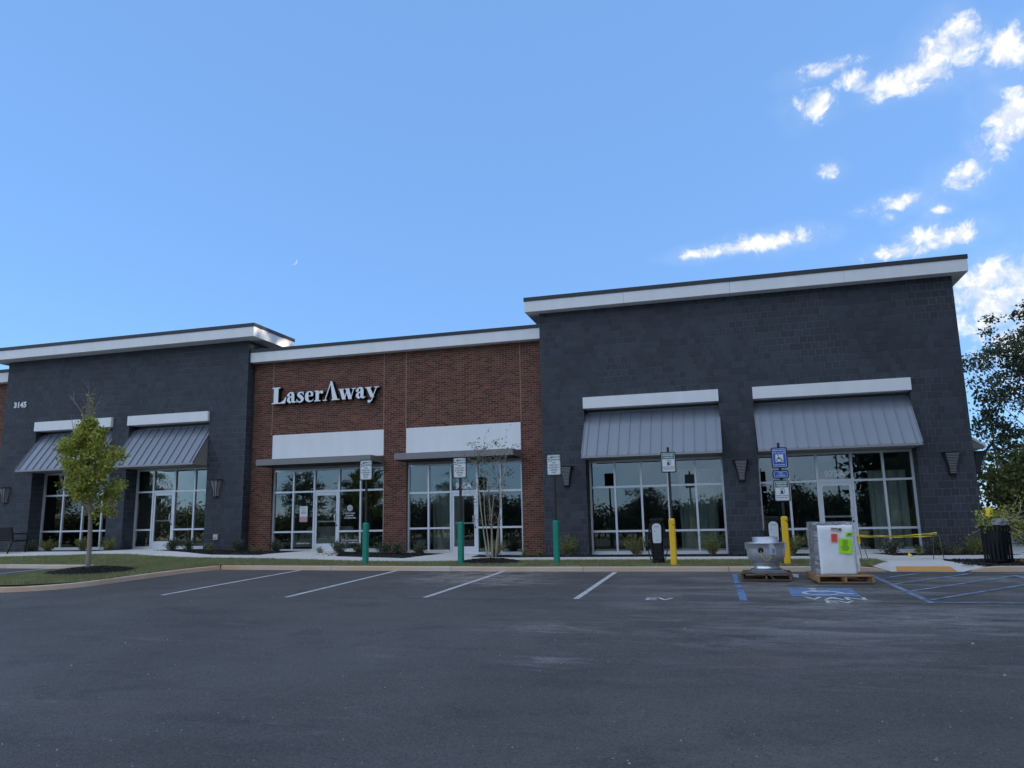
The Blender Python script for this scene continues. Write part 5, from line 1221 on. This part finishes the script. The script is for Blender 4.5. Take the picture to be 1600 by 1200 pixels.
def big_tree(name, label, x, y, zb, height, crown, nclump, per, lsize, lm, seed, trunk_r=.2, spread=.9, t_split=.35, csz=.45, group=None):
    """crown = list of ellipsoids (cx, cy, cz, rx, ry, rz) relative to the foot"""
    rg = np.random.default_rng(seed); t = thing(name, label, 'tree', (x, y, zb), 0, group); g = MB()
    top = Vector((rg.normal() * .3, rg.normal() * .3, height * .8)); tr = wander((0, 0, -.3), (0, 0, 1), height * .85, 9, rg, .05, .05); g.tube(tr, list(np.linspace(trunk_r, trunk_r * .15, 10)), 9, cap=False)
    cs = []; wts = np.array([c[3] * c[4] * c[5] for c in crown]); wts = wts / wts.sum()
    for k in range(nclump):
        e = crown[rg.choice(len(crown), p=wts)]; v = rg.normal(size=3); v /= np.linalg.norm(v); rr = rg.random() ** .4
        c = Vector((e[0] + v[0] * e[3] * rr, e[1] + v[1] * e[4] * rr, e[2] + v[2] * e[5] * rr)); i0 = int(np.clip((c.z - spread * c.xy.length) / (height * .85) * 9, 2, 8)); a = tr[i0]
        mid = a.lerp(c, .55) + Vector((0, 0, -.06 * (c - a).length)) + Vector(rg.normal(size=3)) * .1
        if k % 2 == 0: g.tube([a, mid, c], [trunk_r * .22, trunk_r * .12, .008], 4, cap=False)
        n = int(per * rg.uniform(.5, 1.4)); s = csz * rg.uniform(.6, 1.3); cs.append(np.array(c) + rg.normal(size=(n, 3)) * np.array([s, s, s * .55]) * .6)
    g.build('trunk', M_BARK, t); cs = np.concatenate(cs); link('crown', leaf_mesh('crown', cs, lsize, lm, seed + 1, .3, .75), t)
    return t
big_tree('large_tree', 'large dark leaved tree rising behind the right corner of the store', 14.2, 36, .4, 10.9, [(-1.6, 0, 8.8, 2.0, 2, 1.3), (0, 0, 7.5, 3.4, 3, 2.2), (-2.6, 0, 6.9, 1.8, 1.6, 1.2), (1.5, 0, 8.5, 3, 2.5, 1.8), (-1.5, 0, 4.6, 2.3, 2, .9), (1.5, 0, 5, 2.5, 2.5, 1.2)], 240, 95, .135, M_LEAF2, 41, .22, csz=.42)
big_tree('slender_tree', 'slender open tree standing close behind the store corner', 10.35, 34, .4, 7.0, [(0, 0, 5.2, .75, .7, 1.5), (.1, 0, 3.4, .9, .8, .8)], 42, 40, .15, M_LEAF2, 42, .07, csz=.3)
big_tree('leafy_tree', 'low spreading yellow green tree beyond the litter bin', 10.4, 28.2, .5, 3.9, [(-.6, 0, 2.3, 1.7, 1.4, 1.0), (.9, .3, 2.5, 1.8, 1.4, 1.1), (-.2, 0, 3.0, 1.2, 1.0, .6), (-1.5, -.4, 1.3, 1.1, .8, .8), (-1.75, .2, 2.3, .8, .8, .7)], 150, 85, .13, M_LEAF3, 43, .10, csz=.38)
big_tree('leafy_tree', 'darker bushy tree behind the low spreading tree at the right edge', 12.3, 32.5, .5, 4.4, [(0, 0, 2.0, 2.4, 1.8, 1.5), (-1.8, 0, 1.4, 1.4, 1, 1.0)], 130, 80, .17, M_LEAF2, 44, .12, csz=.5)

# shrubs of the planting beds
def shrub(label, x, y, kind, h, seed, group='young shrubs planted along the store fronts'):
    rg = np.random.default_rng(seed); t = thing('shrub', label, 'shrub', (x, y, H(x, y) + .012), rg.uniform(0, 6), group); g = MB(); c = []
    n, sp, ls, lm, per = {'arch': (34, .75, .055, M_LEAF4, 26), 'round': (30, .9, .06, M_LEAFD, 24), 'sparse': (13, 1.0, .06, M_LEAF3, 14)}[kind]
    for k in range(n):
        a = rg.uniform(0, 6.28); s = rg.uniform(.15, sp); L_ = h * rg.uniform(.65, 1.1)
        pts = wander((rg.normal() * .03, rg.normal() * .03, -.02), (math.cos(a) * s, math.sin(a) * s, 1), L_, 5, rg, .12, -.06 if kind == 'arch' else .0); g.tube(pts, list(np.linspace(.006, .002, 6)), 4, cap=False); c += spots_along(pts, per, .028, rg, .25)
    g.build('stems', M_BARK, t); link('foliage', leaf_mesh('foliage', [tuple(v) for v in c], ls, lm, seed + 9, .0, .5), t)
SH = [(-23.75, 'arch', .55, 'yellow green shrub before the leftmost storefront pane'), (-22.25, 'arch', .6, 'yellow green shrub half behind the young tree trunk'), (-21.1, 'arch', .58, 'bushy shrub before the dark pier left of door 945A'),
      (-18.45, 'round', .45, 'leafy shrub just right of door 945A'), (-17.75, 'round', .5, 'shrub at the lower right corner of the 945A glazing'), (-16.9, 'sparse', .35, 'wispy shrub under the utility box'), (-15.85, 'round', .5, 'shrub at the foot of the dark corner pier by the brick'), (-15.2, 'sparse', .28, 'tiny shrub at the left end of the brick wall'),
      (-14.4, 'round', .5, 'dark round shrub before the left panes of the brick store'), (-12.55, 'sparse', .3, 'small shrub at the right of the brick store door'), (-11.9, 'round', .55, 'dark spreading shrub under the gold lettering pane'), (-11.35, 'round', .4, 'dark shrub behind the first green sleeve'), (-10.55, 'round', .5, 'dark shrub at the left of the brick pier'), (-9.9, 'round', .45, 'dark shrub right of the brick pier'), (-9.15, 'round', .5, 'dark shrub left of door 965A'),
      (-6.85, 'arch', .65, 'green shrub behind the many stemmed sapling'), (-5.9, 'sparse', .3, 'low shrub under the right brick pier'), (-5.45, 'sparse', .26, 'low shrub where the brick meets the dark wall'), (-4.64, 'arch', .78, 'yellow green shrub right of the third green sleeve'), (-2.62, 'arch', .8, 'yellow green shrub left of the left charger'), (-.5, 'arch', .72, 'yellow green shrub before the right pane of the left awning window'), (1.62, 'arch', .75, 'green shrub behind the pole with blue signs'),
      (4.1, 'round', .6, 'dark shrub behind the caution tape'), (4.75, 'sparse', .35, 'small shrub at the right end of the 975A glazing'), (5.2, 'round', .55, 'dark shrub on the right dark pier near the glazing'), (5.62, 'sparse', .3, 'low pale shrub in the middle of the right dark pier'), (6.1, 'arch', .62, 'feathery green shrub left of the litter bin'),
      (-24.6, 'round', .5, 'shrub seen under the bench'), (-25.6, 'sparse', .3, 'small shrub at the far left behind the bench')]
SH = [(a, b, c, d.replace('under the gold lettering pane', 'below the lettered pane of the brick store')) for a, b, c, d in SH]
for i, (x, k, h, lab) in enumerate(SH): shrub(lab, x, 22.35 - (.35 if x in (-12.55, -11.9, -9.9, -9.15) else 0), k, h * .86, 100 + i)
for i, (x, y, h, lab) in enumerate(((8.6, 26.5, .9, 'green shrub beside the path beyond the litter bin'), (9.9, 25.4, 1.0, 'green shrub at the right edge beyond the path'))): shrub(lab, x, y, 'arch', h, 200 + i)

# cut branches heaped on the bin
rgb = np.random.default_rng(77); tb = thing('branch_heap', 'tangle of cut leafy branches sticking out of the litter bin', 'branches', (5.55, 18.75, H(5.5, 18.7) + .62)); g = MB(); c = []
for k in range(26):
    a = rgb.uniform(-1.2, 1.2) if k % 3 else rgb.uniform(0, 6.28); up = rgb.uniform(.0, .8); L_ = rgb.uniform(.4, 1.15) * (1.0 if abs(a) < 1.2 else .45)
    pts = wander((rgb.normal() * .08, rgb.normal() * .08, .08 + rgb.random() * .1), (math.cos(a), math.sin(a) * .6, up - .1), L_, 5, rgb, .22, -.03); g.tube(pts, list(np.linspace(.009, .003, 6)), 5, cap=False); c += spots_along(pts, 12, .05, rgb, .2)
    for q in range(2):
        p2 = wander(pts[rgb.integers(1, 5)], Vector(rgb.normal(size=3)), .3, 3, rgb, .2); g.tube(p2, [.004, .003, .003, .002], 4, cap=False); c += spots_along(p2, 7, .04, rgb, .2)
for k in range(220): c.append(Vector((rgb.normal() * .12 - .12, rgb.normal() * .1, .22 + rgb.random() * .28)))
g.build('branches', M_PALEBARK, tb); link('leaves', leaf_mesh('leaves', [tuple(v) for v in c], .075, M_LEAF1, 78, .1, .6), tb)
lf = [(5.85 + rgb.random() * .7, 18.5 + rgb.random() * .35, H(6, 18.6) + .03 + rgb.random() * .04) for _ in range(160)]
o = link('fallen_leaves', leaf_mesh('fallen_leaves', lf, .06, mat('yellow_leaf', (.45, .25, .03), .7, rnd=.3), 79, .0, .6), kind='stuff')

# woods to the right and behind the viewer (seen in the glass; they keep the low sun off the lot)
rgw = np.random.default_rng(91); cs = []; sz = []; tk = MB()
def wood_tree(x, y, h, r, n):
    zb = zG(x, y); v = rgw.normal(size=(n, 3)); v /= np.linalg.norm(v, axis=1)[:, None]; rr = rgw.random(n) ** .33; k = np.repeat(rgw.normal(size=(n // 12 + 1, 3)) * .18, 12, axis=0)[:n]
    cs.append(np.array([x, y, zb + h * .56]) + (v * rr[:, None] + k) * np.array([r, r, h * .44])); tk.tube([(x, y, zb - .2), (x + rgw.normal() * .2, y, zb + h * .7)], [.2, .06], 5, cap=False)
for i in range(250):
    y = rgw.uniform(-60, 75); x = max(.44 * y + 7, 17) + rgw.random() ** 1.2 * 22; wood_tree(x, y, rgw.uniform(17, 23), rgw.uniform(3.0, 4.2), 460)
for i in range(300):
    y = rgw.uniform(-60, 75); wood_tree(max(.44 * y + 8, 17.5) + rgw.random() * 9, y, rgw.uniform(4.5, 8.0), 2.5, 260)
NB = len(cs)
for i in range(170):
    x = rgw.uniform(-130, 30); y = -62 - rgw.random() * 14; wood_tree(x, y, rgw.uniform(4.2, 6.2) * (1 + .22 * math.sin(x * .11)), rgw.uniform(2.4, 3.6), 760)
backw = np.concatenate(cs[NB:]); cs = cs[:NB]
link('woods', leaf_mesh('woods', backw, .36, M_LEAFF, 93, .2, .9), kind='stuff')
for i in range(36):
    x = rgw.uniform(22, 60); y = rgw.uniform(75, 100); wood_tree(x + 10, y, rgw.uniform(7, 10), 3.2, 200)
wd = link('woods', leaf_mesh('woods', np.concatenate(cs), .62, M_LEAFF, 92, .2, .9), kind='stuff'); tk.build('woods_trunks', M_BARK, kind='stuff')
for i, (x, y, h, lab) in enumerate(((-33.5, -9, 6.6, 'leafy lot tree mirrored in the left panes of the brick store'), (-29.5, -10, 6.4, 'leafy lot tree mirrored beside the brick store door'), (-26.0, -24, 7.5, 'leafy lot tree mirrored in the right pane of the brick store'), (-6.8, -19, 5.2, 'broad lot tree mirrored in the left awning window'), (-17, -32, 6.6, 'lot tree mirrored in the 965A door'), (12.0, -9, 6.6, 'leafy lot tree mirrored in the rightmost 975A panes'), (-46, -6, 7, 'lot tree mirrored in the 945A glazing'), (-52, -2, 7, 'lot tree mirrored in the leftmost storefront'))):
    big_tree('lot_tree', lab, x, y, zA(0, y) if y > -45 else -1.3, h, [(0, 0, h * .6, 1.7, 1.7, h * .33)], 90, 70, .14, M_LEAF2, 300 + i, .09, csz=.42, group='trees standing in the lot behind the viewer')
lp = thing('lamp_post', 'tall parking lot lamp post mirrored in the 975A door', 'lamp post', (10.2, -30, zA(0, -30)))
g = MB(); g.lathe([(.3, 0), (.3, .7), (.28, .72), (0, .72)], 16); g.build('base', M_CONC, lp); g = MB(); g.tube([(0, 0, .7), (0, 0, 9)], [.09, .06], 8); g.build('pole', M_POST, lp); g = MB(); g.box(-.7, .7, -.15, .15, 9, 9.1); g.build('lamp_head', M_POST, lp)

# ------------------------------------------------------------------ the day moon
m = bpy.data.materials.new('moonlight'); m.use_nodes = True; t = m.node_tree; t.nodes.clear(); em = t.nodes.new('ShaderNodeEmission'); ou = t.nodes.new('ShaderNodeOutputMaterial'); em.inputs[0].default_value = (.62, .76, .95, 1); em.inputs[1].default_value = .27; t.links.new(em.outputs[0], ou.inputs[0])
D = 3000; a_, e_ = rad(-32.2), rad(18.89); pos = Vector((math.sin(a_) * math.cos(e_), math.cos(a_) * math.cos(e_), math.sin(e_))) * D
mo = thing('moon', 'faint crescent moon in the clear sky above the brick store', 'moon', pos); g = MB(); r = 12.5
pts = [(r * math.cos(rad(a)), r * math.sin(rad(a))) for a in range(-80, 81, 8)] + [(r * .55 * math.cos(rad(a)) + r * .02, r * .98 * math.sin(rad(a))) for a in range(80, -81, -8)]
g.prism(pts, 'y', -1, 1); o = g.build('crescent', m, mo); mo.rotation_euler = (0, rad(28), rad(32))
